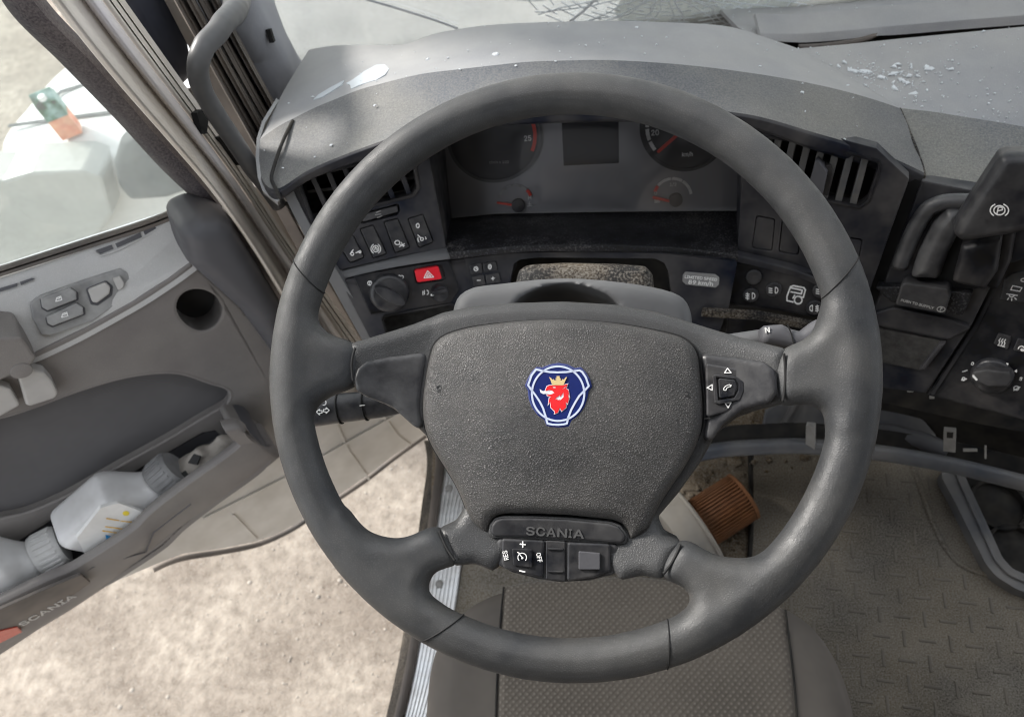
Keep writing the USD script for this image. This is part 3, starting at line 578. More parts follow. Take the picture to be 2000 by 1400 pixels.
obj(em, 'griffin_outline', prism(WF, WF.poly(E(gr), t0).buffer(.00042, join_style=2), t0-.0008, t0+.0003), 'emblem_white')
obj(em, 'griffin_tongue', fill(WF, [E([(658, 628), (700, 655), (760, 652), (830, 655), (850, 672), (820, 695), (770, 690), (705, 695), (670, 675)])], t0+.0001, .0003), 'emblem_white')
cuts = [E([(870, 772), (905, 720), (900, 745), (935, 705), (940, 740), (985, 670), (985, 740), (930, 790), (935, 765), (905, 785), (905, 765)]), E([(830, 590), (880, 600), (875, 612), (845, 612)]), E([(965, 630), (1025, 578), (1005, 615)])]
g = WF.poly(E(gr), t0)
for c in cuts: g = g.difference(WF.poly(c, t0))
obj(em, 'griffin_head', prism(WF, g, t0, t0+.0006), 'emblem_red')
obj(em, 'crown', fill(WF, [E([(830, 575), (805, 500), (785, 460), (815, 478), (830, 500), (850, 490), (862, 512), (890, 500), (868, 482), (890, 478), (890, 450), (930, 450), (932, 478), (952, 486), (935, 502), (960, 512), (972, 490), (990, 500), (1010, 470), (1034, 462), (1010, 510), (985, 575)])], t0+.0003, .0004), 'emblem_gold')

# ================================================================== dashboard: cowl, fascias, vents, switches
dash = thing('dashboard', 'grey textured dashboard with cowl, air vents and rows of switches behind the steering wheel', 'dashboard', [0, .75, ZF+.5])
def DR(row): return np.array([D(*p) for p in row])
r0 = [(603, 98, 1.08), (640, 91, 1.08), (720, 88, 1.06), (790, 86, 1.04), (850, 66, 1.02), (950, 50, 1.0), (1130, 42, .99), (1300, 44, 1.0), (1420, 52, 1.01), (1500, 75, 1.03), (1560, 96, 1.04)]
rm = [(545, 196, 1.0), (600, 165, 1.0), (680, 140, .99), (780, 122, .975), (900, 98, .955), (1020, 84, .94), (1130, 80, .935), (1300, 84, .94), (1450, 98, .95), (1570, 125, .97), (1660, 152, .99)]
r1 = [(508, 272, .94), (560, 238, .93), (640, 200, .93), (720, 170, .92), (850, 141, .90), (1000, 124, .888), (1130, 118, .882), (1300, 124, .888), (1480, 145, .90), (1640, 176, .92), (1758, 212, .94)]
r2 = [(510, 345, .905), (545, 368, .878), (600, 334, .87), (700, 292, .86), (800, 258, .85), (900, 230, .845), (1130, 206, .84), (1300, 209, .845), (1450, 222, .85), (1600, 262, .865), (1700, 292, .877), (1806, 338, .89)]
r3 = [(518, 368, .91), (546, 388, .885), (604, 352, .880), (704, 314, .870), (808, 281, .860), (905, 252, .855), (1130, 236, .85), (1300, 238, .855), (1448, 246, .86), (1595, 292, .875), (1694, 322, .887), (1798, 366, .90)]
rows = [DR(r) for r in (r0, rm, r1, r2, r3)]
top = rows3(rows[:3], 110, 9)
obj(dash, 'cowl_top', thick(top, .006), 'cowl_bleached', 50)
front = rows3([rows[2], DR([(x, y, d) for x, y, d in [(506, 308, .925), (548, 305, .905), (615, 268, .90), (710, 232, .892), (826, 200, .877), (950, 177, .868), (1130, 162, .861), (1300, 166, .866), (1465, 183, .875), (1620, 218, .892), (1730, 252, .908), (1785, 275, .916)]]), rows[3]], 110, 8)
obj(dash, 'cowl_front', thick(front, .006), 'cowl', 50)
lip2 = [rows[3], DR([(x, y+7, d-.001) for x, y, d in r2]), rows[4], rows[4]+np.array([0, .05, -.012])]
lip = rows3(lip2, 110, 5); obj(dash, 'cowl_lip', thick(lip, .004), 'fascia', 60)
# joint line at the left end of the cowl
P = np.array([D(x, y, d-.003) for x, y, d in [(572, 236, .93), (556, 268, .915), (540, 310, .90), (530, 345, .888), (540, 372, .88), (548, 388, .884)]]); obj(dash, 'cowl_joint', tube(curve(P, 20), .0022, 8), 'under_black', True)
# end cheek of the cowl
ck = np.array([DR([(545, 196, 1.0), (518, 240, .955), (508, 272, .94), (506, 308, .925), (510, 345, .905), (518, 368, .91), (546, 390, .885)]), DR([(545, 200, 1.06), (518, 250, 1.04), (508, 280, 1.03), (507, 312, 1.02), (511, 350, 1.0), (520, 376, 1.0), (548, 398, 1.0)])])
obj(dash, 'cowl_cheek', thick(ck, .004), 'cowl_bleached', 50)
# worn bare patches of the cowl
def on_grid(Gd, px, py):                                  # the point of a surface under a pixel: nearest sample by projection
    q = Gd.reshape(-1, 3)-CAM; z = q@W_; X = 1000+FPX*(q@R_)/z; Y = 700-FPX*(q@U_)/z
    k = np.argsort((X-px)**2+(Y-py)**2)[:4]; w = 1/(1e-3+np.hypot(X[k]-px, Y[k]-py)); return D(px, py, (z[k]*w).sum()/w.sum()-.0008)
fine = rows3(rows[:3], 240, 40)
def patch(px):
    P = np.array([on_grid(fine, x, y) for x, y in px]); c = P.mean(0); v = np.vstack([P, [c]]); n = len(P); F = np.array([[n, i, (i+1) % n] for i in range(n)])
    N = np.cross(P[2]-c, P[0]-c); N /= np.linalg.norm(N); N *= np.sign(N[2]); v = v+N*.0006; return np.vstack([v, v-N*.0012]), np.vstack([F, F+n+1, [[i, (i+1) % n, n+1+i] for i in range(n)], [[(i+1) % n, n+1+(i+1) % n, n+1+i] for i in range(n)]])
obj(dash, 'bare_patch', patch([(676, 164), (690, 156), (712, 140), (735, 128), (752, 127), (760, 136), (752, 147), (737, 156), (718, 162), (700, 168), (686, 175), (684, 167)]), 'paint_flake', label='smooth pale patch where the grain has peeled off')
obj(dash, 'bare_patch', patch([(612, 196), (622, 186), (645, 172), (672, 158), (668, 166), (650, 178), (630, 190)]), 'paint_flake', label='long narrow peeled streak near the cowl edge')

LP = face(865, 485, 1.0, 22, 22); LS = face(880, 510, 1.0, 22, 32); CP = face(1200, 412, 1.06, 0, 32); CS = face(1150, 500, .99, 0, 34)
RP = face(1440, 490, .995, -20, 22); RS = face(1435, 512, .99, -16, 32); BP = face(1700, 600, .985, -30, 25); HP = face(1750, 860, 1.05, -34, 28)
# dark carcass behind every panel
car = [DR([(560, 400, 1.02), (860, 250, 1.08), (1130, 240, 1.12), (1440, 260, 1.09), (1780, 340, 1.0), (2100, 420, .95)]), DR([(660, 560, 1.09), (880, 520, 1.12), (1130, 520, 1.12), (1430, 540, 1.10), (1700, 620, 1.06), (2100, 640, 1.0)]), DR([(735, 690, 1.13), (900, 680, 1.16), (1130, 690, 1.18), (1430, 700, 1.16), (1700, 780, 1.12), (2100, 860, 1.08)])]
obj(dash, 'carcass', thick(rows3(car, 40, 8), .01), 'under_black')

# --- left upper panel with vent and rockers
def slat_set(par, fr, tops, bots, w, h0, h1, mat, name='slat'):
    for (x0, y0), (x1, y1) in zip(tops, bots): obj(par, name, plate(fr, [(x0, y0), (x0+w, y0+w*.1), (x1+w, y1+w*.1), (x1, y1)], h0, h1, .0008, 0), mat)
vent_l = LP.poly([(583, 350), (700, 322), (806, 308), (816, 366), (806, 381), (720, 402), (650, 424), (612, 432)], 0)
rk = [[(655, 470), (690, 459), (712, 503), (684, 514)], [(702, 447), (729, 439), (756, 496), (729, 505)], [(749, 433), (777, 426), (801, 484), (772, 495)], [(796, 427), (826, 418), (847, 473), (818, 485)]]
slots = [rnd(LP.poly(r, 0), .002) for r in rk]
thumb = rnd(LP.poly([(700, 418), (778, 398), (782, 412), (776, 421), (706, 438)], 0), .002)
obj(dash, 'left_fascia', plate(LP, [(556, 372), (700, 290), (826, 262), (842, 330), (872, 486), (780, 500), (662, 528), (640, 500)], -.02, 0, .002, .003, [vent_l, thumb]+slots), 'fascia')
lv = obj(dash, 'air_vent', prism(LP, rnd(vent_l.buffer(.003), .004).difference(rnd(vent_l.buffer(-.0012), .004)), -.012, .0015, .0012), 'fascia_black')
obj(lv, 'vent_back', prism(LP, vent_l.buffer(.002), -.034, -.030), 'gap_black')
slat_set(lv, LP, [(604, 344), (636, 336), (668, 329), (700, 322), (735, 316), (768, 310)], [(640, 424), (668, 416), (699, 408), (730, 400), (764, 392), (796, 384)], 11, -.026, -.004, 'fascia')
obj(lv, 'cross_slat', plate(LP, [(600, 372), (812, 344), (813, 350), (602, 378)], -.028, -.012, .0006, 0), 'fascia_black')
obj(dash, 'vent_thumbwheel', plate(LP, [(704, 421), (776, 402), (778, 414), (709, 434)], -.02, -.0012, .001, .002), 'worn_plastic')
obj(dash, 'vent_mark', strokes(LP, [[(733, 420), (744, 418)], [(735, 415), (743, 412)], [(737, 425), (746, 422)]], 1.4, -.0008), 'print_dim')
rocker_px = []
for i, r in enumerate(rk):
    c = np.mean(r, 0); q = [tuple(np.array(p)*.93+c*.07) for p in r]
    P = [LP.loc(x, y, .002) for x, y in q]; poly = rnd(Polygon(P).buffer(0), .0016)
    v, f = prism_local(poly, -.018, .0015, .0012); ax = np.array(P[3])+np.array(P[2])-np.array(P[0])-np.array(P[1]); ax /= np.linalg.norm(ax); cc = np.mean(P, 0)
    t = ((v[:, :2]-cc)@ax)/.03; v[:, 2] += np.where(v[:, 2] > -.01, .0022*t+.0014*np.abs(t), 0)
    rkp = obj(dash, 'rocker_switch', (LP.world(v), f), 'button_black'); rocker_px.append(rkp)
hs = .0034
obj(rocker_px[0], 'symbol', cat([strokes(LP, [arc(688, 496, 3, 3, 0, 360, 9), [(684, 496), (690, 488)], [(695, 494), (704, 490)], arc(703, 492, 2, 2, 0, 360, 8)], 1.5, hs), strokes(LP, [[(678, 484), (680, 482)]], 2, hs-.002)]), 'print_white')
obj(rocker_px[1], 'symbol', strokes(LP, [arc(734, 486, 6, 6, 0, 360, 16), arc(734, 486, 9.5, 9.5, 120, 240, 9), arc(734, 486, 9.5, 9.5, -60, 60, 9), [(732, 488), (733, 483), (737, 486), (736, 489)]], 1.5, hs), 'print_white')
obj(rocker_px[2], 'symbol', strokes(LP, [arc(776, 474, 5, 4, 0, 360, 12), [(781, 478), (790, 480)], [(784, 474), (788, 482)], [(780, 482), (790, 476)]], 1.5, hs), 'print_white')
obj(rocker_px[3], 'symbol', strokes(LP, [arc(824, 467, 8, 8, -30, 200, 14), arc(824, 467, 3, 3, 0, 360, 8), [(816, 459), (821, 464)], arc(816, 441, 3, 4.2, 0, 360, 10)], 1.6, hs-.0005), 'print_white')
# bright ledge below the left panel, running into the deep ledge under the cluster
led = [DR([(655, 524, .985), (760, 500, .995), (872, 484, 1.0)]), DR([(658, 533, .978), (765, 509, .988), (876, 494, .992)]), DR([(664, 546, .98), (770, 522, .99), (879, 506, .995)])]
obj(dash, 'left_ledge', thick(rows3(led, 30, 5), .006), 'column_grey', 60)
obj(dash, 'left_side_panel', thick(np.array([curve(DR([(553, 378, .905), (600, 470, .945), (655, 570, .99), (712, 672, 1.04)]), 20), curve(DR([(572, 372, .905), (622, 470, .945), (668, 545, .975), (735, 664, 1.03)]), 20)]), .03), 'column_grey', 40)
# --- left lower panel: light knob, hazard button, small knob, pocket
pocket = rnd(LS.poly([(748, 620), (880, 596), (905, 606), (905, 680), (768, 690)], 0), .004)
hz = rnd(LS.poly([(808, 526), (862, 517), (871, 542), (864, 548), (813, 554)], 0), .003)
obj(dash, 'lower_left_fascia', plate(LS, [(664, 548), (880, 508), (1010, 492), (1010, 520), (985, 560), (960, 700), (740, 700), (724, 664)], -.03, -.003, .0015, .001, [pocket]), 'fascia')
obj(dash, 'light_panel', plate(LS, [(691, 541), (877, 508), (897, 566), (880, 592), (724, 614)], -.02, 0, .0012, .001, [hz]), 'fascia_black')
hb = obj(dash, 'hazard_button', plate(LS, [(809, 528), (856, 520), (864, 545), (815, 552)], -.01, .0035, .002, .0025), 'hazard_red')
obj(hb, 'triangle_mark', strokes(LS, [[(828, 543), (835, 529), (847, 541), (828, 543)], [(833, 540), (836, 534), (841, 539), (833, 540)]], 1.5, .0036), 'print_white')
c = LS.loc(760, 571, 0)
lk = obj(dash, 'light_knob', lathe(LS, c, [(.0255, -.002), (.0255, .004), (.0235, .0075), (.019, .009), (.001, .0095)], 48), 'button_black', 50)
ax = (LS.loc(792, 586, 0)-LS.loc(738, 556, 0)); an = math.atan2(ax[1], ax[0]); bar = affinity.translate(affinity.rotate(Point(0, 0).buffer(1, quad_segs=10), 0), 0, 0)
bar = affinity.translate(affinity.rotate(affinity.scale(bar, .0225, .0075), math.degrees(an), origin=(0, 0)), *c)
obj(lk, 'grip_bar', prism(LS, bar, .006, .0185, .003), 'satin_black')
obj(lk, 'pointer_mark', strokes(LS, [[(735, 565), (741, 571)]], 4, .0098), 'print_white')
obj(lk, 'light_mark', strokes(LS, [arc(775, 587, 3, 3, 0, 360, 10)]+[[(775+5*math.cos(a), 587+5*math.sin(a)), (775+7.5*math.cos(a), 587+7.5*math.sin(a))] for a in np.linspace(0, 6.28, 9)[:-1]], 1.4, .0098), 'print_white')
obj(dash, 'symbol', strokes(LS, [arc(722, 553, 4, 4, 0, 360, 10), [(722, 551), (722, 555)], arc(747, 541, 2, 2, 0, 360, 8), [(752, 541), (758, 539)], arc(757, 541, 2.5, 2.5, 0, 360, 8), arc(785, 541, 3, 3, 0, 360, 8), [(776, 542), (781, 541)], [(776, 539), (781, 538)]], 1.4, .0002), 'print_white')
c = LS.loc(858, 570, 0); sk = obj(dash, 'level_knob', lathe(LS, c, [(.0118, -.002), (.0118, .004), (.0105, .010), (.001, .011)], 32), 'button_black', 50)
obj(sk, 'grip_bar', plate(LS, [(842, 570), (872, 564), (874, 570), (844, 577)], .006, .0145, .0015, .001), 'satin_black')
obj(sk, 'pointer_mark', strokes(LS, [[(843, 576), (846, 575)]], 4, .012), 'print_white')
obj(dash, 'symbol', strokes(LS, [arc(834, 571, 3, 4, -90, 90, 8), [(829, 567), (829, 575)], [(826, 569), (826, 576)]], 1.4, .0002), 'print_white')
obj(dash, 'pocket_lining', prism(LS, pocket.buffer(.002), -.045, -.040), 'foam')
obj(dash, 'pocket_wall', prism(LS, rnd(pocket.buffer(.0025), .003).difference(pocket), -.045, -.001), 'fascia_black')
# --- centre strip: four small buttons, opening of the column, speed plate
hole = rnd(CS.poly([(1000, 532), (1004, 515), (1016, 507), (1050, 503), (1280, 505), (1298, 514), (1306, 532), (1318, 620), (985, 620)], 0), .003)
obj(dash, 'centre_fascia', plate(CS, [(880, 508), (1000, 494), (1150, 491), (1300, 496), (1440, 511), (1424, 598), (1400, 660), (900, 660)], -.02, 0, .0015, .001, [hole]), 'fascia')
for i, q in enumerate(([(917, 518), (940, 514), (942, 532), (920, 536)], [(943, 514), (968, 511), (971, 528), (945, 531)], [(922, 541), (945, 537), (948, 556), (926, 560)], [(948, 537), (974, 533), (978, 551), (951, 555)])):
    b = obj(dash, 'menu_button', plate(CS, q, -.002, .0022, .0012, .0012), 'button_black')
    x, y = np.mean(q, 0)
    L = [[arc(x, y, 4, 4, 0, 360, 12), [(x, y), (x+2, y)], [(x, y), (x, y-2.5)]], [arc(x, y, 3, 4.5, 0, 360, 12), [(x, y-2), (x, y+2)]], [[(x-3, y-1), (x+3, y-1)]], [[(x-3, y), (x+3, y-1)], [(x, y-3), (x, y+3)]]][i]
    obj(b, 'symbol', strokes(CS, L, 1.5, .0023), 'print_white')
obj(dash, 'speed_plate', plate(CS, [(1334, 537), (1339, 531), (1397, 536), (1405, 542), (1404, 556), (1398, 562), (1340, 556), (1333, 550)], 0, .0012, .0004, .002), 'switch_grey')
obj(dash, 'lettering', cat([text(CS, 'LIMITED SPEED', (1337, 543), (1400, 549), .0013, .95, True), text(CS, '89 km/h', (1344, 554), (1392, 558.5), .0013, .85, True)]), 'print_white')
# --- cluster recess: dusty ledge, side walls
LB = [np.array([CP.pt(x, y) for x, y in [(862, 428), (970, 420), (1200, 416), (1450, 412)]]), DR([(868, 460, 1.02), (985, 448, 1.02), (1200, 446, 1.02), (1448, 452, 1.015)]), DR([(872, 484, .996), (1000, 472, .988), (1150, 470, .984), (1300, 474, .986), (1442, 488, .99)]), DR([(876, 494, .990), (1000, 481, .982), (1150, 478, .978), (1300, 483, .980), (1442, 498, .984)]), DR([(880, 507, .994), (1000, 494, .986), (1150, 491, .983), (1300, 496, .985), (1441, 511, .988)])]
obj(dash, 'cluster_ledge', thick(rows3(LB, 70, 6), .006), 'dusty_black', 60)
def wall(fr, a, b, mat, name, n=8):                       # from the edge of a panel back to the cluster
    A = np.array([fr.pt(*p) for p in a]); B = np.array([CP.pt(*p, -.01) for p in b]); obj(dash, name, thick(rows3([A, B], 12, n), .004, toward=CAM+np.array([0, .6, 0])), mat)
wall(LP, [(826, 262), (842, 330), (872, 486)], [(868, 225), (872, 300), (884, 430)], 'fascia_black', 'recess_side')
wall(RP, [(1448, 250), (1448, 370), (1440, 490)], [(1438, 225), (1440, 330), (1438, 416)], 'fascia', 'recess_side')
# --- right upper panel with vent and blanks
vent_r = rnd(RP.poly([(1500, 268), (1600, 285), (1718, 317), (1716, 330), (1696, 390), (1680, 404), (1604, 390), (1520, 360)], 0), .004)
bl = [rnd(RP.poly(q, 0), .003) for q in ([(1477, 421), (1514, 428), (1508, 491), (1468, 485)], [(1527, 430), (1565, 437), (1560, 499), (1520, 493)], [(1648, 462), (1685, 468), (1676, 513), (1640, 505)])]
obj(dash, 'right_fascia', plate(RP, [(1440, 240), (1560, 250), (1712, 290), (1776, 350), (1740, 450), (1690, 592), (1580, 560), (1441, 494), (1448, 370)], -.02, 0, .0025, .003, [vent_r]+bl), 'fascia')
rv = obj(dash, 'air_vent', prism(RP, rnd(vent_r.buffer(.003), .004).difference(rnd(vent_r.buffer(-.0012), .004)), -.012, .0015, .0012), 'fascia_black')
obj(rv, 'vent_back', prism(RP, vent_r.buffer(.002), -.036, -.032), 'gap_black')
tx = [1486, 1515, 1543, 1571, 1599, 1627, 1655, 1684]
slat_set(rv, RP, [(x, 262+(x-1500)*.235) for x in tx], [(x-26, 372+(x-1500)*.16) for x in tx], 14, -.03, -.003, 'vent_grey')
obj(rv, 'vent_tab', plate(RP, [(1592, 316), (1598, 313), (1616, 338), (1607, 380), (1600, 378), (1581, 357)], -.02, .009, .002, .002), 'pod_dark')
obj(rv, 'tab_shadow_side', plate(RP, [(1611, 324), (1623, 322), (1628, 342), (1617, 384), (1607, 381)], -.02, .001, .002, .002), 'fascia_black')
for q in ([(1478, 423), (1513, 429), (1507, 489), (1469, 484)], [(1529, 432), (1563, 438), (1558, 497), (1522, 491)], [(1649, 464), (1684, 469), (1675, 511), (1641, 503)]):
    obj(dash, 'switch_blank', plate(RP, q, -.014, -.0016, .0012, .003), 'fascia')
led = [DR([(1441, 489, .99), (1500, 503, .98), (1580, 525, .972), (1690, 590, .96)]), DR([(1441, 499, .984), (1500, 514, .975), (1580, 538, .966), (1688, 604, .955)]), DR([(1440, 512, .988), (1500, 526, .98), (1580, 550, .97), (1684, 618, .96)])]
obj(dash, 'right_ledge', thick(rows3(led, 30, 5), .006), 'fascia', 60)
# --- right lower panel: fog and main beam buttons
obj(dash, 'lower_right_fascia', plate(RS, [(1424, 514), (1500, 522), (1590, 540), (1660, 570), (1650, 660), (1606, 622), (1500, 604), (1410, 596)], -.02, -.002, .001, .001), 'fascia')
fp = obj(dash, 'beam_panel', plate(RS, [(1437, 515), (1520, 521), (1592, 536), (1640, 560), (1632, 628), (1604, 620), (1500, 602), (1423, 593)], -.01, 0, .001, .001), 'fascia_black')
for (x, y, r) in ((1472, 542, .0098), (1466, 577, .0098), (1511, 566, .0098), (1603, 568, .0098), (1590, 601, .0098)):
    b = obj(dash, 'round_button', lathe(RS, RS.loc(x, y, .003), [(r, -.002), (r, .0025), (r*.86, .004), (r*.3, .0034), (.0005, .0033)], 28), 'button_black', 60)
    if y == 542: continue
    s = -1 if x != 1590 else 1
    L = [arc(x+4*-s*1.0, y+1, 4.5, 5.5, -100, 100, 10) if s < 0 else arc(x-4, y+1, 4.5, 5.5, 80, 280, 10)]
    L[0] = L[0]+[L[0][0]]
    for k in (-4, 0, 4): L.append([(x+s*3, y+1+k+1), (x+s*9, y+k+1)])
    if x in (1466, 1590): L.append([(x+s*6, y-5), (x+s*5.5, y), (x+s*6.5, y+3), (x+s*6, y+8)])
    obj(b, 'symbol', strokes(RS, L, 1.5, .0042), 'print_white')
obj(dash, 'truck_mark', strokes(RS, [[(1537, 587), (1537, 579), (1544, 560), (1550, 558), (1570, 562), (1573, 566), (1569, 581), (1560, 579)], [(1544, 562), (1567, 567), (1565, 574), (1545, 570)], arc(1559, 586, 7.5, 7.5, 0, 360, 16), [(1537, 587), (1549, 590)], [(1552, 577), (1549, 582)]], 2.6, .0004), 'print_white')
obj(dash, 'under_edge', thick(np.array([DR([(1372, 600, 1.0), (1480, 606, .995), (1600, 628, .985)]), DR([(1372, 606, .995), (1480, 614, .99), (1600, 636, .98)])]), .01), 'dusty_shroud')
obj(dash, 'relay_box', plate(face(1420, 640, 1.03, -10, 40), [(1376, 612), (1500, 618), (1590, 634), (1580, 690), (1380, 690)], -.02, 0, .003, .004), 'fascia_black')
obj(dash, 'relay_lid', plate(face(1420, 640, 1.03, -10, 40), [(1386, 618), (1422, 620), (1420, 650), (1384, 648)], -.02, .004, .002, .004), 'under_black')

# --- passenger side of the dashboard top
t0_ = DR([(1380, -10, 1.33), (1600, -36, 1.32), (1820, -52, 1.30), (2080, -70, 1.27)]); t1_ = DR([(1440, 52, 1.14), (1600, 44, 1.15), (1800, 24, 1.135), (2080, -2, 1.10)])
t1b = DR([(1462, 64, 1.115), (1600, 58, 1.125), (1800, 38, 1.11), (2080, 14, 1.075)]); t2_ = DR([(1482, 75, 1.10), (1580, 75, 1.11), (1700, 65, 1.105), (1800, 56, 1.095), (2080, 34, 1.06)]); t3_ = t2_+np.array([0, .05, .0])
obj(dash, 'demister_shelf', thick(rows3([t0_, t1_, t1b, t2_, t3_], 60, 6), .006), 'cowl_bleached', 60)
obj(dash, 'shelf_gap', thick(rows3([DR([(1480, 60, 1.18), (1700, 60, 1.18), (2080, 30, 1.14)]), DR([(1540, 120, 1.13), (1760, 110, 1.13), (2080, 80, 1.1)])], 20, 3), .01), 'under_black')
cbl = np.array([D(x, y, 1.105) for x, y in [(1560, 92), (1640, 86), (1690, 76), (1720, 62)]]); obj(dash, 'cable', tube(curve(cbl, 16), .004, 8), 'seal_rubber', True)
q0 = DR([(1540, 97, 1.055), (1700, 82, 1.045), (1850, 67, 1.03), (2080, 45, 1.0)]); q1 = DR([(1640, 150, 1.0), (1740, 158, .99), (1870, 165, .97), (2080, 176, .94)]); q2 = DR([(1752, 211, .948), (1800, 216, .94), (1880, 228, .93), (2080, 262, .90)])
obj(dash, 'passenger_top', thick(rows3([q0, q1, q2], 60, 12), .006), 'cowl_bleached', 60)
q3 = DR([(1780, 270, .923), (1830, 285, .915), (1890, 300, .905), (2080, 330, .875)]); q4 = DR([(1803, 335, .897), (1830, 352, .895), (1885, 360, .885), (2080, 390, .855)]); q5 = DR([(1800, 362, .90), (1826, 374, .90), (1880, 382, .89), (2080, 412, .862)])
obj(dash, 'passenger_slope', thick(rows3([q2, q3, q4, q5, q5+np.array([0, .05, -.01])], 60, 8), .006), 'cowl_side', 60)
P = np.array([D(x, y, d-.0025) for x, y, d in [(1757, 212, .945), (1772, 246, .932), (1786, 280, .915), (1800, 318, .903), (1806, 342, .892), (1800, 366, .90)]]); obj(dash, 'cowl_joint', tube(curve(P, 20), .0016, 8), 'dusty_shroud', True)
obj(dash, 'panel_groove', prism(BP, BP.poly([(1774, 346), (1806, 356), (1728, 560), (1702, 616), (1686, 606)], -.006), -.03, -.006), 'gap_black')

# ================================================================== parking brake and centre console side
bp = thing('brake_console', 'black console right of the dashboard with parking brake lever and push button shelf', 'console', D(1850, 600, 1.0))
obj(bp, 'console_face', plate(BP, [(1800, 352), (1900, 372), (2100, 400), (2100, 478), (1955, 520), (1900, 630), (1808, 768), (1700, 756), (1690, 700), (1706, 606)], -.03, 0, .002, .002), 'fascia')
obj(bp, 'lever_well', plate(BP, [(1800, 560), (1850, 440), (1900, 420), (1960, 440), (1948, 520), (1910, 566)], -.001, .002, .001, .01), 'gap_black')
gt = [BP.pt(x, y, .008) for x, y in [(1757, 522), (1768, 490), (1800, 425), (1816, 406), (1840, 396), (1880, 394), (1915, 396)]]
obj(bp, 'well_rim', tube(curve(np.array(gt), 30), .0095, 12), 'worn_plastic', True)
obj(bp, 'boot_cheek', pillow(BP, rnd(BP.poly([(1776, 545), (1790, 500), (1820, 440), (1850, 408), (1880, 410), (1880, 440), (1850, 500), (1832, 548)], .02), .004), -.02, lambda a, b, d: .026+0*a, .016, .0025), 'worn_plastic', True)
obj(bp, 'boot_cheek', pillow(BP, rnd(BP.poly([(1912, 560), (1935, 500), (1950, 450), (1985, 450), (1975, 510), (1948, 568)], .01), .003), -.02, lambda a, b, d: .012+0*a, .008, .0025), 'fascia_black', True)
lf = Frame(D(1940, 395, .80), [math.cos(-.42), math.sin(-.42), -.10], [.10, .42, .9])
lev = obj(bp, 'brake_lever', pillow(lf, rnd(lf.poly([(1958, 306), (2010, 304), (2070, 318), (2060, 440), (1985, 462), (1880, 478), (1862, 462), (1872, 438), (1898, 396)], 0), .008), -.045, lambda a, b, d: 0*a, .013, .0022), 'satin_black', True)
obj(lev, 'stem', pillow(BP, BP.poly([(1862, 540), (1880, 470), (1960, 450), (1950, 520), (1925, 556)], .01), -.01, lambda a, b, d: .03+0*a, .008, .003), 'fascia_black', True)
obj(lev, 'brake_mark', strokes(lf, [arc(1952, 411, 11, 9, 0, 360, 18), arc(1952, 411, 18, 13, 130, 240, 10), arc(1952, 411, 18, 13, -60, 50, 10), [(1947, 418), (1950, 405), (1957, 405), (1958, 410), (1950, 412)]], 2.0, .0004), 'print_white')
obj(bp, 'supply_shelf', plate(BP, [(1706, 560), (1752, 560), (1850, 568), (1900, 572), (1880, 618), (1740, 590)], -.01, .012, .003, .002), 'dusty_black')
pb = obj(bp, 'supply_button', plate(BP, [(1760, 556), (1770, 552), (1852, 564), (1856, 580), (1845, 614), (1748, 596)], -.01, .024, .004, .003), 'satin_black')
obj(pb, 'lettering', cat([text(BP, 'PUSH TO SUPPLY', (1759, 588), (1823, 604), .0242, .95, True, .0002), strokes(BP, [arc(1838, 604, 8, 5, 0, 360, 12), [(1836, 607), (1838, 601), (1841, 602), (1837, 604)]], 1.2, .0242, .0002)]), 'print_dim')
obj(bp, 'tray', plate(BP, [(1712, 640), (1760, 650), (1846, 668), (1800, 724), (1712, 706)], 0, .004, .001, .002), 'foam')
obj(bp, 'tray_lip', prism(BP, BP.poly([(1795, 722), (1834, 672), (1846, 672), (1806, 724)], .012), 0, .012, .002), 'fascia')
obj(bp, 'knee_panel', plate(BP, [(1706, 612), (1745, 600), (1850, 622), (1900, 640), (1852, 664), (1706, 634)], -.004, .006, .002, .003), 'fascia')

hp = thing('heater_panel', 'black heater control panel with a round numbered knob at the right edge', 'control panel', D(1930, 720, 1.0))
HF = face(1935, 735, .955, -38, 30)
obj(hp, 'panel_face', plate(HF, [(1950, 515), (2100, 470), (2100, 860), (1990, 818), (1810, 772), (1822, 750), (1896, 640)], -.03, 0, .002, .002), 'fascia_black')
obj(hp, 'panel_edge', strokes(HF, [[(1822, 768), (1905, 640), (1952, 545)]], 6, .0015, .002), 'fascia')
obj(hp, 'light_switch', plate(HF, [(1952, 585), (1962, 545), (1975, 535), (2030, 520), (2030, 590), (1990, 592)], -.002, .002, .001, .002), 'button_black')
obj(hp, 'symbol', strokes(HF, [arc(1976, 576, 5, 4, 10, 170, 8), [(1966, 574), (1987, 577)], [(1970, 582), (1968, 585)], [(1976, 583), (1976, 587)], [(1982, 582), (1985, 585)], [(1974, 566), (1978, 558), (1996, 562), (1992, 569), (1974, 566)], arc(1999, 547, 5, 3, 90, 270, 8)], 1.7, .0024), 'print_white')
for q in ([(1940, 672), (1950, 650), (1976, 658), (1968, 684)], [(1978, 684), (1988, 660), (2020, 668), (2012, 692)]): obj(hp, 'seat_button', plate(HF, q, -.002, .002, .001, .002), 'button_black')
obj(hp, 'symbol', strokes(HF, [[(1951, 672), (1953, 668), (1951, 665), (1954, 661)], [(1956, 673), (1958, 669), (1956, 666), (1959, 662)], [(1961, 674), (1963, 670), (1961, 667), (1964, 663)], [(1949, 674), (1962, 677)], arc(1995, 681, 6, 5, 180, 420, 10), arc(1996, 683, 2, 2, 0, 360, 7)], 1.6, .0023), 'print_white')
kn = obj(hp, 'heater_knob', lathe(HF, HF.loc(1936, 736, .005), [(.0235, -.001), (.0225, .004), (.019, .007), (.001, .0075)], 40), 'button_black', 50)
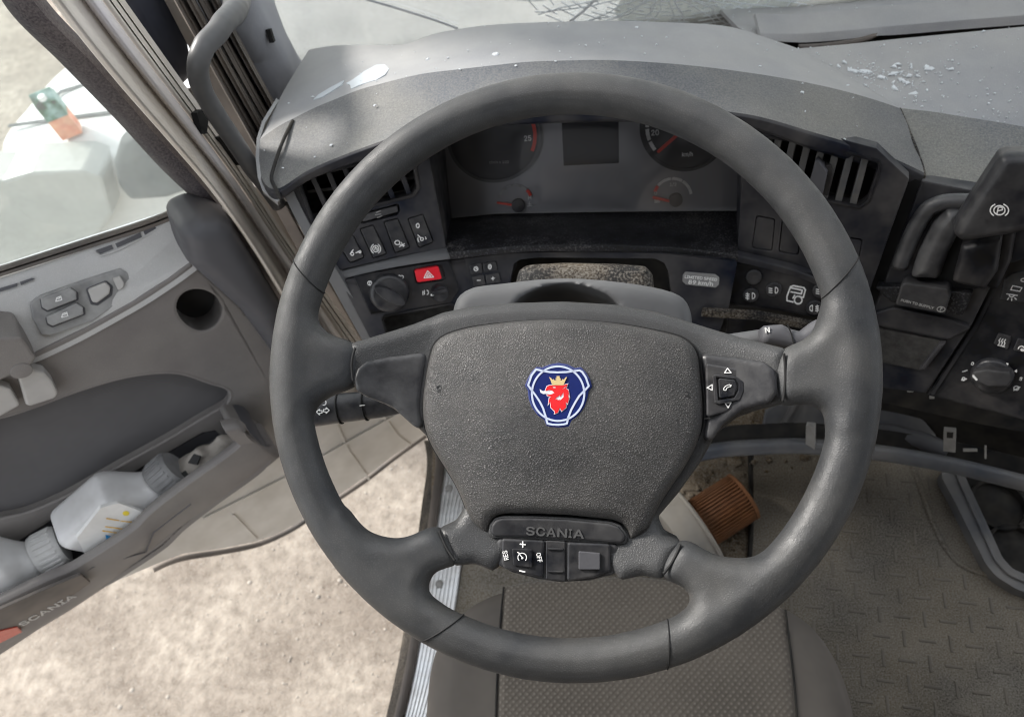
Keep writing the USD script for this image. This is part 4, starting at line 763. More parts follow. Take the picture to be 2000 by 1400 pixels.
obj(kn, 'grip_bar', prism(HF, rnd(HF.poly([(1898, 738), (1902, 722), (1930, 718), (1975, 724), (1980, 738), (1970, 752), (1930, 752)], .014), .004), .004, .020, .004), 'satin_black')
obj(kn, 'pointer_mark', strokes(HF, [[(1901, 734), (1907, 741)]], 4, .0202), 'print_white')
for s, x, y in (('0', 1896, 712), ('1', 1919, 706), ('2', 1940, 708), ('3', 1963, 714), ('4', 1981, 726), ('5', 1990, 742)):
    obj(hp, 'numeral', text(HF, s, (x, y), (x+(5 if s != '1' else 3), y+1.5), .0023, 1.0, True), 'print_white')
obj(hp, 'symbol', strokes(HF, [arc(1882, 740, 3, 3, 0, 360, 8), [(1878, 742), (1888, 740)], arc(1985, 758, 5, 4, 0, 360, 10), [(1980, 762), (1992, 756)], [(1880, 726), (1889, 723)]], 1.6, .0023), 'print_white')

# ================================================================== instrument cluster
ic = thing('instrument_cluster', 'dark grey instrument cluster with red needled gauges and blank centre screen behind the rim', 'instrument cluster', CP.pt(1160, 320))
obj(ic, 'face', plate(CP, [(866, 180), (1450, 170), (1446, 412), (1200, 414), (970, 418), (866, 428)], -.02, 0, .001, .002), 'cluster_grey')
obj(ic, 'screen', plate(CP, [(1096, 215), (1208, 212), (1209, 319), (1101, 324)], -.004, .0006, .0004, .001), 'screen')
def gauge(cx, cy, rx, ry, ringmat='dial_black'):
    g = obj(ic, 'dial', fill(CP, [arc(cx, cy, rx, ry, 0, 360, 60)], .0008), 'dial_black'); obj(g, 'dial_ring', strokes(CP, [arc(cx, cy, rx, ry, 0, 360, 80)], 6, .0035, .001), ringmat); return g
g1 = gauge(965, 266, 90, 88, 'column_grey'); g2 = gauge(1336, 250, 84, 82)
obj(g1, 'scale_red', strokes(CP, [arc(965, 266, 80, 78, -22, 22, 12)], 7, .0014, cap=2), 'needle_red'); obj(g1, 'scale_white', strokes(CP, [arc(965, 266, 80, 78, -60, -24, 12)], 6, .0014, cap=2), 'print_white')
obj(g1, 'numeral', text(CP, '25', (1024, 276), (1038, 275), .0016, 1.1, True), 'print_white'); obj(g1, 'lettering', text(CP, 'r/min x 100', (956, 320), (994, 319), .0016, 1.0, True), 'print_dim')
obj(g2, 'scale_white', cat([strokes(CP, [arc(1336, 250, 72, 70, 142, 157, 5)], 7, .0014, cap=2), strokes(CP, [arc(1336, 250, 72, 70, 160, 178, 5)], 7, .0014, cap=2), strokes(CP, [arc(1336, 250, 72, 70, 181, 215, 8)], 7, .0014, cap=2)]), 'print_white')
obj(g2, 'needle', strokes(CP, [[(1286, 296), (1336, 252)]], 6, .005, .0012), 'needle_red'); obj(g2, 'numeral', text(CP, '20', (1272, 265), (1287, 264), .0016, 1.1, True), 'print_white')
obj(g2, 'lettering', text(CP, 'km/h', (1332, 306), (1353, 305), .0016, 1.15, True), 'print_white'); obj(g2, 'needle_hub', lathe(CP, CP.loc(1336, 252, .004), [(.012, .001), (.011, .007), (.001, .008)], 28), 'dial_black')
g3 = obj(ic, 'temperature_gauge', strokes(CP, [arc(1006, 395, 33, 33, 190, 238, 8), arc(1006, 395, 33, 33, 241, 268, 6), arc(1006, 395, 33, 33, 271, 312, 8)], 5, .0012, cap=2), 'print_dim')
obj(g3, 'scale_red', strokes(CP, [arc(1006, 395, 33, 33, 314, 338, 6)], 6, .0014, cap=2), 'needle_red'); obj(g3, 'needle', strokes(CP, [[(1004, 401), (972, 396)]], 4, .004, .001), 'needle_red')
obj(g3, 'needle_hub', lathe(CP, CP.loc(1012, 402, .004), [(.0095, .001), (.009, .006), (.001, .007)], 24), 'dial_black'); obj(g3, 'lettering', cat([text(CP, 'H', (1032, 390), (1038, 389.6), .0014, 1.0, True), strokes(CP, [[(1030, 403), (1039, 402)], [(1034, 395), (1034, 402)], [(1032, 399), (1037, 399)]], 1.4, .0014)]), 'print_white')
g4 = obj(ic, 'fuel_gauge', strokes(CP, [arc(1314, 384, 36, 35, 218, 265, 8), arc(1314, 384, 36, 35, 268, 300, 6), arc(1314, 384, 36, 35, 303, 352, 8)], 5.5, .0012, cap=2), 'print_white')
obj(g4, 'scale_red', strokes(CP, [arc(1314, 384, 36, 35, 195, 215, 6)], 6, .0014, cap=2), 'needle_red'); obj(g4, 'needle', strokes(CP, [[(1314, 394), (1277, 386)]], 5.5, .004, .001), 'needle_red')
obj(g4, 'needle_hub', lathe(CP, CP.loc(1320, 391, .004), [(.0095, .001), (.009, .006), (.001, .007)], 24), 'dial_black')
obj(g4, 'lettering', cat([text(CP, '0', (1278, 381), (1283.5, 380.6), .0014, 1.0, True), text(CP, '1/2', (1308, 364), (1321, 363.4), .0014, 1.0, True), text(CP, '1', (1347, 379), (1350, 379), .0014, 1.3, True), fill(CP, [[(1278, 389), (1289, 390), (1289, 396), (1278, 397)]], .0014)]), 'print_white')
obj(ic, 'cover_glass', prism(CP, CP.poly([(868, 180), (1448, 170), (1444, 410), (1200, 412), (970, 416), (868, 426)], .012), .010, .0115), 'gauge_glass')

# ================================================================== steering column, stalks
sc = thing('steering_column', 'grey steering column cover with open top and two black stalks behind the wheel hub', 'steering column', WC-WF.n*.15)
hc = -.10
cov = rnd(Polygon(curve([WF.loc(x, y, hc) for x, y in [(878, 640), (880, 600), (890, 575), (910, 560), (960, 550), (1030, 542), (1100, 538), (1170, 541), (1240, 549), (1305, 562), (1340, 580), (1352, 605), (1354, 650), (1330, 760), (1100, 800), (900, 760)]], 100, True)).buffer(0), .002)
well = Polygon(curve([WF.loc(x, y, hc) for x, y in [(1004, 592), (1040, 567), (1070, 556), (1100, 552), (1130, 555), (1165, 566), (1205, 592), (1200, 680), (1100, 720), (1005, 680)]], 60, True)).buffer(0)
dw = lambda v, X, Y, H: np.maximum(v, -(sd_poly(X[..., 0], Y[..., 0], well)[..., None]+0*H))
obj(sc, 'column_cover', pillow(WF, cov, -.24, lambda a, b, d: hc+0*a, .014, .003, dw), 'column_grey', True)
obj(sc, 'column_core', lathe(WF, [0, -.02], [(.055, -.26), (.05, -.20), (.03, -.17), (.03, -.04)], 30), 'under_black')
obj(sc, 'column_shroud', pillow(WF, rnd(WF.poly([(1006, 540), (1010, 522), (1030, 512), (1100, 508), (1200, 510), (1262, 514), (1276, 530), (1282, 580), (1100, 640), (1002, 600)], -.23), .01), -.32, lambda a, b, d: -.228+0*a, .016, .0035), 'dusty_shroud', True)
def hpt(px, py, h): return WF.pt(px, py, h)
ls = obj(sc, 'indicator_stalk', tube(np.array([hpt(900, 760, -.12), hpt(740, 789, -.105), hpt(662, 797, -.10), hpt(600, 806, -.098), hpt(560, 812, -.097)]), np.array([.010, .0125, .0135, .0135, .011]), 20, WF.n, .85), 'button_black', True)
obj(ls, 'stalk_ring', tube(np.array([hpt(716, 791, -.1035), hpt(713, 791.4, -.1035)]), .0142, 20, WF.n, .88), 'gap_black', True); obj(ls, 'stalk_ring', tube(np.array([hpt(666, 797, -.1), hpt(663, 797.4, -.1)]), .0144, 20, WF.n, .88), 'gap_black', True)
SF = WF.lift(-.0862)
obj(ls, 'symbol', strokes(SF, [[(618, 804), (624, 799), (624, 802), (629, 801.5), (629, 806), (624, 807), (624, 810), (618, 804)], [(643, 801), (637, 796), (637, 799), (632, 799.5), (632, 804), (637, 804), (637, 807), (643, 801)], [(703, 792), (712, 791)], arc(632, 786, 5, 5, -100, 100, 10)], 1.5, .0006), 'print_white')
rs = obj(sc, 'gear_stalk', tube(np.array([hpt(1300, 690, -.13), hpt(1440, 668, -.105), hpt(1488, 660, -.10)]), np.array([.008, .008, .0075]), 16, WF.n), 'column_grey', True)
obj(rs, 'stalk_body', pillow(WF, rnd(WF.poly([(1487, 640), (1493, 634), (1530, 631), (1545, 640), (1565, 645), (1590, 625), (1625, 610), (1640, 650), (1600, 675), (1560, 683), (1530, 676), (1494, 671), (1487, 662)], -.08), .003), -.105, lambda a, b, d: -.078+0*a, .008, .002), 'pod_dark', True)
obj(rs, 'stalk_ring', strokes(WF.lift(-.078), [[(1538, 634), (1546, 652), (1552, 680)]], 2, .0004), 'gap_black')
obj(rs, 'symbol', text(WF, 'N', (1495, 650), (1504, 649), -.0778, 1, True), 'print_white')
# lower stalk on the right, further down the column
# ================================================================== glass, shards, grab handle
WS = Frame([0, 1.125, CAM[2]-.75], [1, 0, 0], [0, -.16, 1])
ws = thing('windscreen', 'dusty cracked windscreen above the dashboard cowl, shattered at its right', 'windscreen', [0, 1.12, CAM[2]-.8])
obj(ws, 'pane', prism(WS, sbox(-.56, -.06, 1.85, 1.05), 0, .005), 'windscreen')
obj(ws, 'crack', strokes(WS, [[(690, -8), (770, 15), (850, 40), (893, 56)]], 5, .0055, .0006), 'shard'); obj(ws, 'crack', strokes(WS, [[(1114, 42), (1140, 22), (1168, -6)]], 5, .0055, .0006), 'shard')
def crackle():
    L = []; cx, cy = 1300, -20
    for a in np.linspace(0, 2*math.pi, 46):
        P = [(cx, cy)]; r = 0; a_ = a
        while r < 190: r += rng.uniform(14, 34); a_ += rng.normal(0, .05); P.append((cx+1.5*r*math.cos(a_), cy+.5*r*math.sin(a_)))
        L.append(P)
    for r in np.r_[np.linspace(20, 185, 13)]:
        a0 = rng.uniform(0, 1)
        for k in range(16): L.append([(cx+1.5*r*math.cos(a0+t), cy+.5*r*math.sin(a0+t)) for t in (k*.39+rng.uniform(0, .1), k*.39+.3)])
    return strokes(WS, L, 1.6, .0055, .0008)
obj(ws, 'crackle', crackle(), 'shard', kind='stuff')
sh = WS.loc
obj(ws, 'shattered_glass', prism(WS, Polygon([sh(1222, 60), sh(1200, 20), sh(1225, -30), sh(1420, -40), sh(1560, -10), sh(1500, 60)]), .0052, .0056), 'windscreen')
def shards():                                            # crumbs of glass lying on the dash top
    ms = []; fz = [fine.reshape(-1, 3), rows3([q0, q1, q2], 160, 40).reshape(-1, 3), rows3([t0_, t1_, t1b], 160, 40).reshape(-1, 3)]; w = [60, 200, 240]
    fr_ = rows3([rows[2], rows[3]], 160, 40).reshape(-1, 3); fz.append(fr_); w.append(24)
    cl_ = [D(*p) for p in ((1700, 128, 1.0), (1760, 148, .985), (1800, 125, .99), (1720, 140, .995), (1690, 132, 1.0), (1780, 150, .98))]
    pts = [F[rng.integers(len(F))] for F, k in zip(fz, w) for _ in range(k)]
    Q = fz[1]
    for _ in range(150):
        c = cl_[rng.integers(len(cl_))]+rng.normal(0, .014, 3); pts.append(Q[np.argmin(((Q-c)**2).sum(1))]+[rng.normal(0, .003), rng.normal(0, .003), 0])
    for p in pts:
        r = rng.uniform(.0006, .0017)*(1+2.2*(rng.random() > .95))*(1+2.4*(len(ms) >= sum(w) and rng.random() > .82)); k = rng.integers(4, 7); a = np.sort(rng.uniform(0, 6.28, k)); b = np.c_[r*np.cos(a)*rng.uniform(.6, 1.6), r*np.sin(a), np.zeros(k)]
        v = np.vstack([b, b*.7+[0, 0, min(r*rng.uniform(.3, .9), .0012)]]); hull = trimesh.Trimesh(v).convex_hull if k > 3 else None
        ms.append((hull.vertices+p+[0, 0, .0009], hull.faces))
    return cat(ms)
solo('glass_shards', shards(), 'shard', 'small white crumbs of broken glass scattered over the dashboard top', 'broken glass', kind='stuff', smooth=False)
hd = np.array([D(*p) for p in [(468, -22, .96), (462, 2, .93), (452, 30, .875), (430, 55, .845), (402, 86, .83), (388, 120, .83), (388, 152, .845), (402, 190, .87), (425, 228, .895), (455, 272, .925), (485, 318, .955), (520, 365, 1.0), (545, 400, 1.03)]])
hr = np.interp(np.linspace(0, 1, 60), [0, .1, .3, .5, 1], [.0165, .016, .0125, .0115, .0105])
solo('grab_handle', tube(curve(hd, 60), hr, 18, [1, 0, 0]), 'handle_rubber', 'curved dark rubber grab handle mounted on the windscreen pillar', 'grab handle', smooth=True)

# ================================================================== open driver's door
door = thing('driver_door', 'open grey cab door with window, switch panel, curved storage pocket and dirty lower skirt', 'truck door', DF.o+np.array([0, 0, -.6]))
def dp(px, py, h): return DF.pt(px, py, h)
def dpl(pts, h0, h1, bev=.002, r=.004, holes=(), smooth=0): return plate(DF, pts, h0, h1, bev, r, holes, smooth)
obj(door, 'window_frame', strip_ := thick(np.array([[dp(*(l*(1-t)+q*t), hh) for l, q in zip(curve([(-12, -30), (6, 6), (120, 125), (230, 238), (320, 335), (386, 396)], 40), curve([(70, -30), (90, 0), (212, 130), (330, 268), (400, 345), (450, 410)], 40))] for t, hh in [(0, .0), (.06, .014), (.3, .028), (.7, .030), (.92, .018), (1, -.01)]]), .02), 'frame_rubber', 60)
gp = [DF.loc(x, y, -.004) for x, y in ((8, 0), (388, 392))]
gl = [DF.loc(392, 398, -.004), DF.loc(0, 524, -.004)]; e = (gl[1]-gl[0]); gl.append(gl[0]+e*2.2); g0 = (gp[0]-gp[1]); pn = Polygon([gl[0]+[.01, .0], gl[2], gl[2]+g0*1.8, gl[0]+g0*1.8])
obj(door, 'window_pane', prism(DF, pn.buffer(0), -.008, -.003), 'door_glass')
obj(door, 'window_seal', thick(np.array([[dp(x, y, hh) for x, y in curve([(402+o, 394+o*.6), (300, 436+o), (150, 485+o), (0, 533+o), (-140, 577+o)], 30)] for o, hh in [(-14, -.002), (-11, .008), (-3, .012), (0, .006), (1, .012), (8, .014)]]), .004), 'seal_rubber', 60)
A0 = [(405, 402), (330, 428), (300, 441), (150, 494), (0, 544), (-140, 590)]; A1 = [(374, 512), (330, 544), (258, 590), (168, 640), (69, 688), (0, 713), (-140, 760)]
am = [(400, 455), (330, 484), (285, 505), (160, 560), (30, 612), (-140, 672)]
ra = [np.array([dp(x, y, .012) for x, y in A0]), None, np.array([dp(x, y, .058) for x, y in A1])]
ra[1] = (curve(ra[0], 40)+curve(ra[2], 40))/2
rb = ra[2]+np.array([0, 0, -.012])+DF.n*.004
obj(door, 'upper_ledge', thick(rows3([ra[0], ra[1], ra[2], rb], 60, 8), .006), 'door_grey', 70)
obj(door, 'ledge_corner', pillow(DF, rnd(DF.poly([(352, 440), (398, 398), (452, 410), (470, 440), (450, 452), (400, 450), (372, 470), (380, 520), (360, 520)], .03), .004), -.01, lambda a, b, d: .034+0*a, .012, .004), 'door_grey', True)
AF = plane3(dp(-30, 560, .012), dp(380, 420, .012), dp(168, 640, .058)); AF = Frame(AF.o, AF.u, -AF.v) if AF.n@DF.n < 0 else AF
if (AF.n@(CAM-AF.o)) < 0: AF = Frame(AF.o, AF.u, -AF.v)
ins = Polygon([DF.loc(x, y, .06) for x, y in curve([(-60, 838), (0, 816), (48, 802), (130, 772), (210, 746), (300, 729), (360, 731), (420, 751), (452, 768), (450, 784), (429, 801), (340, 854), (257, 900), (190, 938), (129, 972), (80, 994), (43, 1007), (0, 1016), (-60, 1026)], 140, True)]).buffer(0)
tw = Polygon([DF.loc(x, y, .06) for x, y in curve([(345, 602), (350, 582), (368, 568), (394, 566), (420, 578), (434, 598), (432, 620), (416, 640), (388, 646), (364, 634)], 50, True)]).buffer(0)
obj(door, 'trim_panel', dpl([(-140, 762), (0, 714), (69, 689), (168, 641), (258, 591), (330, 545), (374, 513), (410, 545), (470, 600), (545, 690), (538, 760), (538, 830), (552, 884), (480, 930), (455, 870), (420, 842), (396, 846), (330, 884), (257, 926), (170, 974), (86, 1024), (0, 1084), (-140, 1130)], .02, .06, .006, .003, [ins, tw]), 'door_dark', 30)
obj(door, 'speaker_well', prism(DF, tw.buffer(.0035).difference(tw), .028, .0595, .001), 'door_dark')
obj(door, 'speaker_floor', prism(DF, tw.buffer(.004), .024, .030), 'gap_black')
obj(door, 'cloth_insert', pillow(DF, ins.buffer(.012), .0, lambda a, b, d: .044+.06*np.clip(-d, 0, .05), .01, .005), 'door_cloth', True)
obj(door, 'insert_edge', tube(DF.world(np.c_[np.array(ins.exterior.coords)[:-1], np.full(len(ins.exterior.coords)-1, .057)]), .0035, 8, closed=True), 'door_dark', True)
obj(door, 'hinge_pod', pillow(DF, rnd(DF.poly([(352, 456), (362, 442), (393, 428), (430, 428), (456, 440), (505, 520), (552, 596), (556, 690), (540, 700), (470, 606), (410, 552), (368, 515)], .075), .008), .0, lambda a, b, d: .088+0*a, .024, .004), 'pod_dark', True)
obj(door, 'front_edge', dpl([(440, 412), (470, 402), (560, 560), (640, 690), (660, 800), (560, 890), (540, 830), (545, 690), (500, 600)], -.06, .03, .004, .003), 'lilac_paint')
# slots of the demister vent
for q in ([(187, 489), (218, 478), (222, 486), (196, 496)], [(225, 476), (274, 455), (277, 463), (229, 484)], [(280, 452), (300, 441), (306, 446), (283, 459)], [(-10, 566), (34, 553), (34, 559), (-10, 573)], [(39, 551), (62, 543), (68, 545), (41, 557)]):
    obj(door, 'vent_slot', prism(AF, AF.poly(q, .003), -.012, .0032, 0), 'pod_dark')
obj(door, 'vent_frame', strokes(AF, [[(184, 492), (196, 500), (232, 488), (306, 450), (309, 440)]], 2.2, .0030, .0006), 'door_grey')
# switch panel
sp = obj(door, 'switch_panel', plate(AF, [(57, 592), (78, 577), (160, 548), (234, 524), (249, 532), (259, 552), (259, 568), (252, 580), (180, 628), (102, 655), (81, 655), (63, 622)], -.004, .005, .002, .004), 'switch_grey')
for q in ([(79, 583), (136, 562), (149, 571), (150, 585), (93, 607), (82, 600)], [(90, 619), (148, 592), (162, 601), (163, 614), (103, 637), (93, 632)]):
    x, y = np.mean(q, 0); k = obj(sp, 'window_switch', plate(AF, q, .003, .0125, .003, .002), 'switch_grey')
    obj(sp, 'switch_recess', plate(AF, [(a+(a-x)*.08+1, b+(b-y)*.08+1) for a, b in q], .002, .0056, .0004, .002), 'pod_dark')
    obj(sp, 'window_mark', strokes(AF, [[(x-6, y+4), (x-4, y-3), (x+4, y-6), (x+6, y+1), (x-6, y+4)], [(x-2, y-1), (x+3, y-3)]], 1.5, .0127, .0002), 'print_white')
obj(sp, 'mirror_joystick', plate(AF, [(171, 565), (206, 551), (216, 561), (214, 574), (190, 592), (180, 590)], .003, .010, .002, .003), 'handle_light'); obj(sp, 'switch_recess', plate(AF, [(167, 564), (207, 547), (221, 559), (219, 577), (191, 597), (177, 595)], .002, .0056, .0004, .003), 'pod_dark')
obj(sp, 'mirror_selector', plate(AF, [(220, 544), (234, 539), (243, 553), (241, 562), (231, 568)], .003, .009, .002, .002), 'handle_light')
# pull handle
hd_ = obj(door, 'pull_handle', dpl([(-60, 672), (0, 660), (42, 658), (58, 678), (72, 700), (60, 716), (0, 744), (-60, 765)], .02, .078, .006, .006), 'door_dark')
obj(hd_, 'handle_cap', dpl([(24, 706), (66, 722), (88, 728), (104, 746), (114, 768), (108, 778), (52, 796), (40, 752)], .02, .074, .005, .006), 'handle_light'); obj(hd_, 'handle_grip', dpl([(-60, 780), (0, 752), (22, 760), (40, 792), (0, 814), (-60, 836)], .02, .072, .005, .005), 'handle_light')
obj(hd_, 'screw_cover', lathe(DF, DF.loc(42, 724, .078), [(.012, .076), (.012, .0786), (.011, .0792), (.001, .0794)], 28), 'door_dark')
# storage pocket
pt = [(440, 842), (470, 838), (482, 846), (462, 880), (369, 947), (300, 1000), (257, 1041), (205, 1076), (154, 1108), (86, 1138), (0, 1180), (-140, 1248)]
pb_ = [(500, 880), (532, 868), (547, 890), (500, 926), (386, 1012), (320, 1062), (257, 1107), (190, 1154), (129, 1194), (60, 1236), (0, 1276), (-140, 1362)]
T = np.array([dp(x, y, .165) for x, y in pt]); Bm = np.array([dp(x, y, .14) for x, y in pb_])
Tin = T-DF.n*.016
Tup = T+np.array([0, 0, .004])-DF.n*.006
obj(door, 'pocket_wall', thick(rows3([Tin-np.array([0, 0, .10]), Tin, Tup, T, Bm, Bm-DF.n*.05-np.array([0, 0, .004])], 70, 6), .004), 'door_dark', 50)
ft = np.array([dp(x, y, .165) for x, y in pt])+np.array([0, 0, -.085])
obj(door, 'pocket_floor', thick(rows3([ft-DF.n*.012, ft-DF.n*.15], 40, 4), .004), 'pod_dark')
bt = np.array([dp(x, y, .058) for x, y in [(470, 850), (420, 842), (396, 846), (330, 884), (257, 926), (170, 974), (86, 1024), (0, 1084), (-140, 1160)]])
obj(door, 'pocket_back', thick(rows3([bt, bt-np.array([0, 0, .14])-DF.n*.02], 40, 4), .004), 'pod_dark')
obj(door, 'pocket_end', dpl([(452, 840), (486, 842), (545, 884), (500, 922), (478, 905), (464, 872)], .06, .118, .008, .006), 'door_dark')
# groove and lettered strip on the pocket wall
def pw(px, py, off=0.0012):                               # a point of the sloping pocket wall
    q = ray(px, py); o = T[8]; u = T[4]-T[10]; v = Bm[8]-T[8]; n = np.cross(u, v); n /= np.linalg.norm(n); n *= np.sign(n@(CAM-o)); return CAM+q*(((o+n*off-CAM)@n)/(q@n)), n
wall_fine = rows3([T, Bm], 200, 60, True)
wa, wb, wc = [on_grid(wall_fine, *p) for p in ((-20, 1214), (178, 1128), (70, 1196))]
PW = plane3(wa, wb, wc)
if PW.n@(CAM-wa) < 0: PW = Frame(wa, PW.u, -PW.v)
PWG = PW.lift(.0035); PW = PW.lift(.0142)
_unused = Frame(pw(129, 1150, 0)[0], pw(257, 1075, 0)[0]-pw(0, 1228, 0)[0], np.cross(pw(100, 1100)[1], pw(257, 1075, 0)[0]-pw(0, 1228, 0)[0]))
obj(door, 'pocket_groove', strokes(PWG, [[(372, 985), (300, 1040), (285, 1078), (180, 1108), (120, 1150)]], 3, .0022, .0005), 'pod_dark')
obj(door, 'lettered_strip', plate(PW, [(-80, 1240), (0, 1190), (90, 1150), (158, 1122), (178, 1138), (120, 1178), (40, 1222), (-80, 1290)], -.002, .0022, .001, .002), 'seal_rubber')
obj(door, 'lettering', text(PW, 'SCANIA', (44, 1222), (150, 1164), .0024, 1.05, True, .0006), 'handle_light')
obj(door, 'reflector', plate(PW, [(-80, 1256), (0, 1232), (34, 1224), (44, 1234), (0, 1256), (-80, 1300)], -.002, .004, .001, .001), 'red_reflector')
# lower skirt of the door, torn at its edge
skp = [(530, 700), (730, 690), (834, 846), (820, 857), (769, 889), (716, 930), (663, 966), (640, 985), (594, 1011), (582, 1024), (569, 1028), (535, 1046), (500, 1058), (430, 1072), (356, 1082), (300, 1104), (225, 1136), (230, 1090), (400, 980)]
obj(door, 'lower_skirt', dpl(skp, -.035, -.02, .002, .003), 'skirt')
obj(door, 'skirt_seal', tube(np.array([dp(x, y, -.03) for x, y in curve([(832, 850), (769, 895), (716, 936), (663, 972), (594, 1018), (569, 1034), (500, 1064), (430, 1078), (356, 1090), (300, 1112)], 40)]), .006, 8), 'seal_rubber', True)
for l in ([(640, 790), (680, 880), (720, 935)], [(740, 800), (775, 850), (800, 868)], [(455, 1005), (500, 1052)], [(560, 930), (590, 985)]): obj(door, 'skirt_rib', strokes(DF, [l], 5, -.0195, .002), 'skirt')
obj(door, 'skirt_rib', strokes(DF, [[(400, 1010), (560, 930), (700, 850), (790, 800)]], 9, -.0195, .004), 'skirt')

# ================================================================== things in the door pocket
def bottle(name, label, mk, base, axis, side, w, d, hgt, capr, caph, capmat, off=0.0):
    b = thing(name, label, 'bottle', base, 'oil bottles in the door pocket' if False else None)
    ax = np.array(axis, float); ax /= np.linalg.norm(ax); sd = np.array(side, float); sd -= (sd@ax)*ax; sd /= np.linalg.norm(sd); F = Frame(np.array(base), sd, np.cross(ax, sd)); F.n = ax
    A = np.arange(-w*.6, w*.6, .004); Bb = np.arange(-d*.65, d*.65, .004); H = np.arange(-.01, hgt*1.02, .004); X, Y, Z = np.meshgrid(A, Bb, H, indexing='ij')
    t = np.clip((Z-hgt*.66)/(hgt*.30), 0, 1); t = t*t*(3-2*t); hw = w/2*(1-t)+capr*.9*t; hdp = d/2*(1-t)+capr*.9*t; cx = off*t
    r = .018*(1-t)+capr*.85*t; wx, wy = np.abs(X-cx)-hw+r, np.abs(Y)-hdp+r; s2 = np.minimum(np.maximum(wx, wy), 0)+np.hypot(np.maximum(wx, 0), np.maximum(wy, 0))-r
    wz = np.abs(Z-hgt/2)-hgt/2; rr = .012; v = np.minimum(np.maximum(s2+rr, wz+rr), 0)+np.hypot(np.maximum(s2+rr, 0), np.maximum(wz+rr, 0))-rr
    V, Fc = nets(v, np.array([A[0], Bb[0], H[0]]), .004); tm = trimesh.Trimesh(V, Fc, process=False); trimesh.smoothing.filter_taubin(tm, iterations=14); V = F.world(np.array(tm.vertices)); obj(b, 'body', (V, Fc), mk, True)
    cp = obj(b, 'cap', lathe(F, [off, 0], [(capr, hgt-.004), (capr*1.04, hgt), (capr*1.04, hgt+caph*.85), (capr*.93, hgt+caph), (capr*.1, hgt+caph)], 36), capmat, 40)
    for k in range(24):
        a = k*math.pi/12; o = np.array([off+capr*1.03*math.cos(a), capr*1.03*math.sin(a)]); q = affinity.rotate(sbox(-.0012, -.0016, .0016, .0016), math.degrees(a), origin=(0, 0)); q = affinity.translate(q, *o); obj(cp, 'cap_rib', prism(F, q, hgt+.002, hgt+caph*.8), capmat)
    return b, F
up = np.array([0, 0, 1.0])
c1 = dp(300, 935, .105); b1 = dp(178, 1040, .105)
axis1 = c1-b1; hg1 = np.linalg.norm(axis1)*1.02
b1n = b1-axis1*.10; bo, BF = bottle('oil_bottle', 'pale grey oil bottle with white label and dark cap in the door pocket', 'bottle_grey', b1n, axis1, np.cross(DF.n, axis1), .122, .074, hg1*1.08, .029, .034, 'bottle_cap', off=-.012)
vis = -BF.v if (-BF.v)@(CAM-b1) > 0 else BF.v
LFm = Frame(b1n+vis*.037, BF.u if np.cross(BF.u, BF.n)@vis > 0 else -BF.u, BF.n)
obj(bo, 'label', plate(LFm, [(150, 1050), (196, 992), (232, 982), (282, 1000), (292, 1020), (240, 1078), (180, 1110)], -.004, .0012, .0003, .004), 'label_white')
obj(bo, 'label_sun', fill(LFm, [arc(246, 1002, 6.5, 4.5, 0, 360, 16)], .0014), 'print_yellow')
obj(bo, 'label_band', fill(LFm, [[(276, 1006), (283, 1008), (268, 1030), (258, 1034)]], .0014), 'print_orange')
obj(bo, 'label_lines', strokes(LFm, [[(208, 1012), (232, 1016)], [(236, 1017), (258, 1019)], [(206, 1028), (250, 1034)], [(200, 1036), (228, 1040)]], 1.8, .0014), 'print_orange')
obj(bo, 'label_mark', fill(LFm, [[(206, 1044), (216, 1047), (228, 1045), (216, 1056), (208, 1054)]], .0014), 'print_blue')
c2 = dp(82, 1078, .10); b2 = dp(-60, 1150, .10); ax2 = c2-b2
bo2, BF2 = bottle('oil_bottle', 'silver grey oil bottle with pale cap lying at the rear of the door pocket', 'bottle_grey', b2-ax2*.2, ax2, np.cross(DF.n, ax2), .112, .074, np.linalg.norm(ax2)*1.14, .030, .034, 'bottle_cap_light', off=-.004)
def rag():
    ms = []; C0 = dp(398, 905, .10); u = dp(440, 880, .10)-dp(360, 945, .10); u /= np.linalg.norm(u)
    w = np.cross(DF.n, u)
    P = Frame(C0, u, w); A = np.arange(-.09, .09, .0032); X, Y, Z = np.meshgrid(A, np.arange(-.05, .055, .0032), np.arange(-.04, .055, .0032), indexing='ij'); v = np.full(X.shape, 1e3)
    for (p, q, r0_, r1_) in (((-.045, 0, 0), (.01, .005, .005), .032, .026), ((.005, .0, .01), (.062, .012, .016), .020, .012), ((.0, .012, .008), (.055, .030, .012), .017, .010), ((0, -.012, .008), (.06, -.008, .010), .018, .011), ((-.02, .02, .01), (.02, .042, .014), .015, .009)):
        p, q = np.array(p), np.array(q); e = q-p; t = np.clip(((X-p[0])*e[0]+(Y-p[1])*e[1]+(Z-p[2])*e[2])/(e@e), 0, 1)
        v = smin(v, np.sqrt((X-p[0]-t*e[0])**2+(Y-p[1]-t*e[1])**2+(Z-p[2]-t*e[2])**2)-(r0_+(r1_-r0_)*t), .012)
    v = v+.010*(meshkit.fbm(np.stack([X, Y, Z], -1)*55, 3, 8)-.5)
    V, F = nets(v, np.array([A[0], -.05, -.04]), .0032); return P.world(V), F, P
rv_, rf_, RFm = rag()
gv = thing('work_glove', 'dirty pale work glove with black patches, crumpled at the front end of the door pocket', 'glove', RFm.o)
obj(gv, 'glove_body', (rv_, rf_), 'glove_cloth', True)
def near(V, px, py):
    q = V-CAM; z = q@W_; d = np.hypot(1000+FPX*(q@R_)/z-px, 700-FPX*(q@U_)/z-py); k = np.where(d < 6)[0]; k = k if len(k) else np.array([d.argmin()]); return z[k].min()
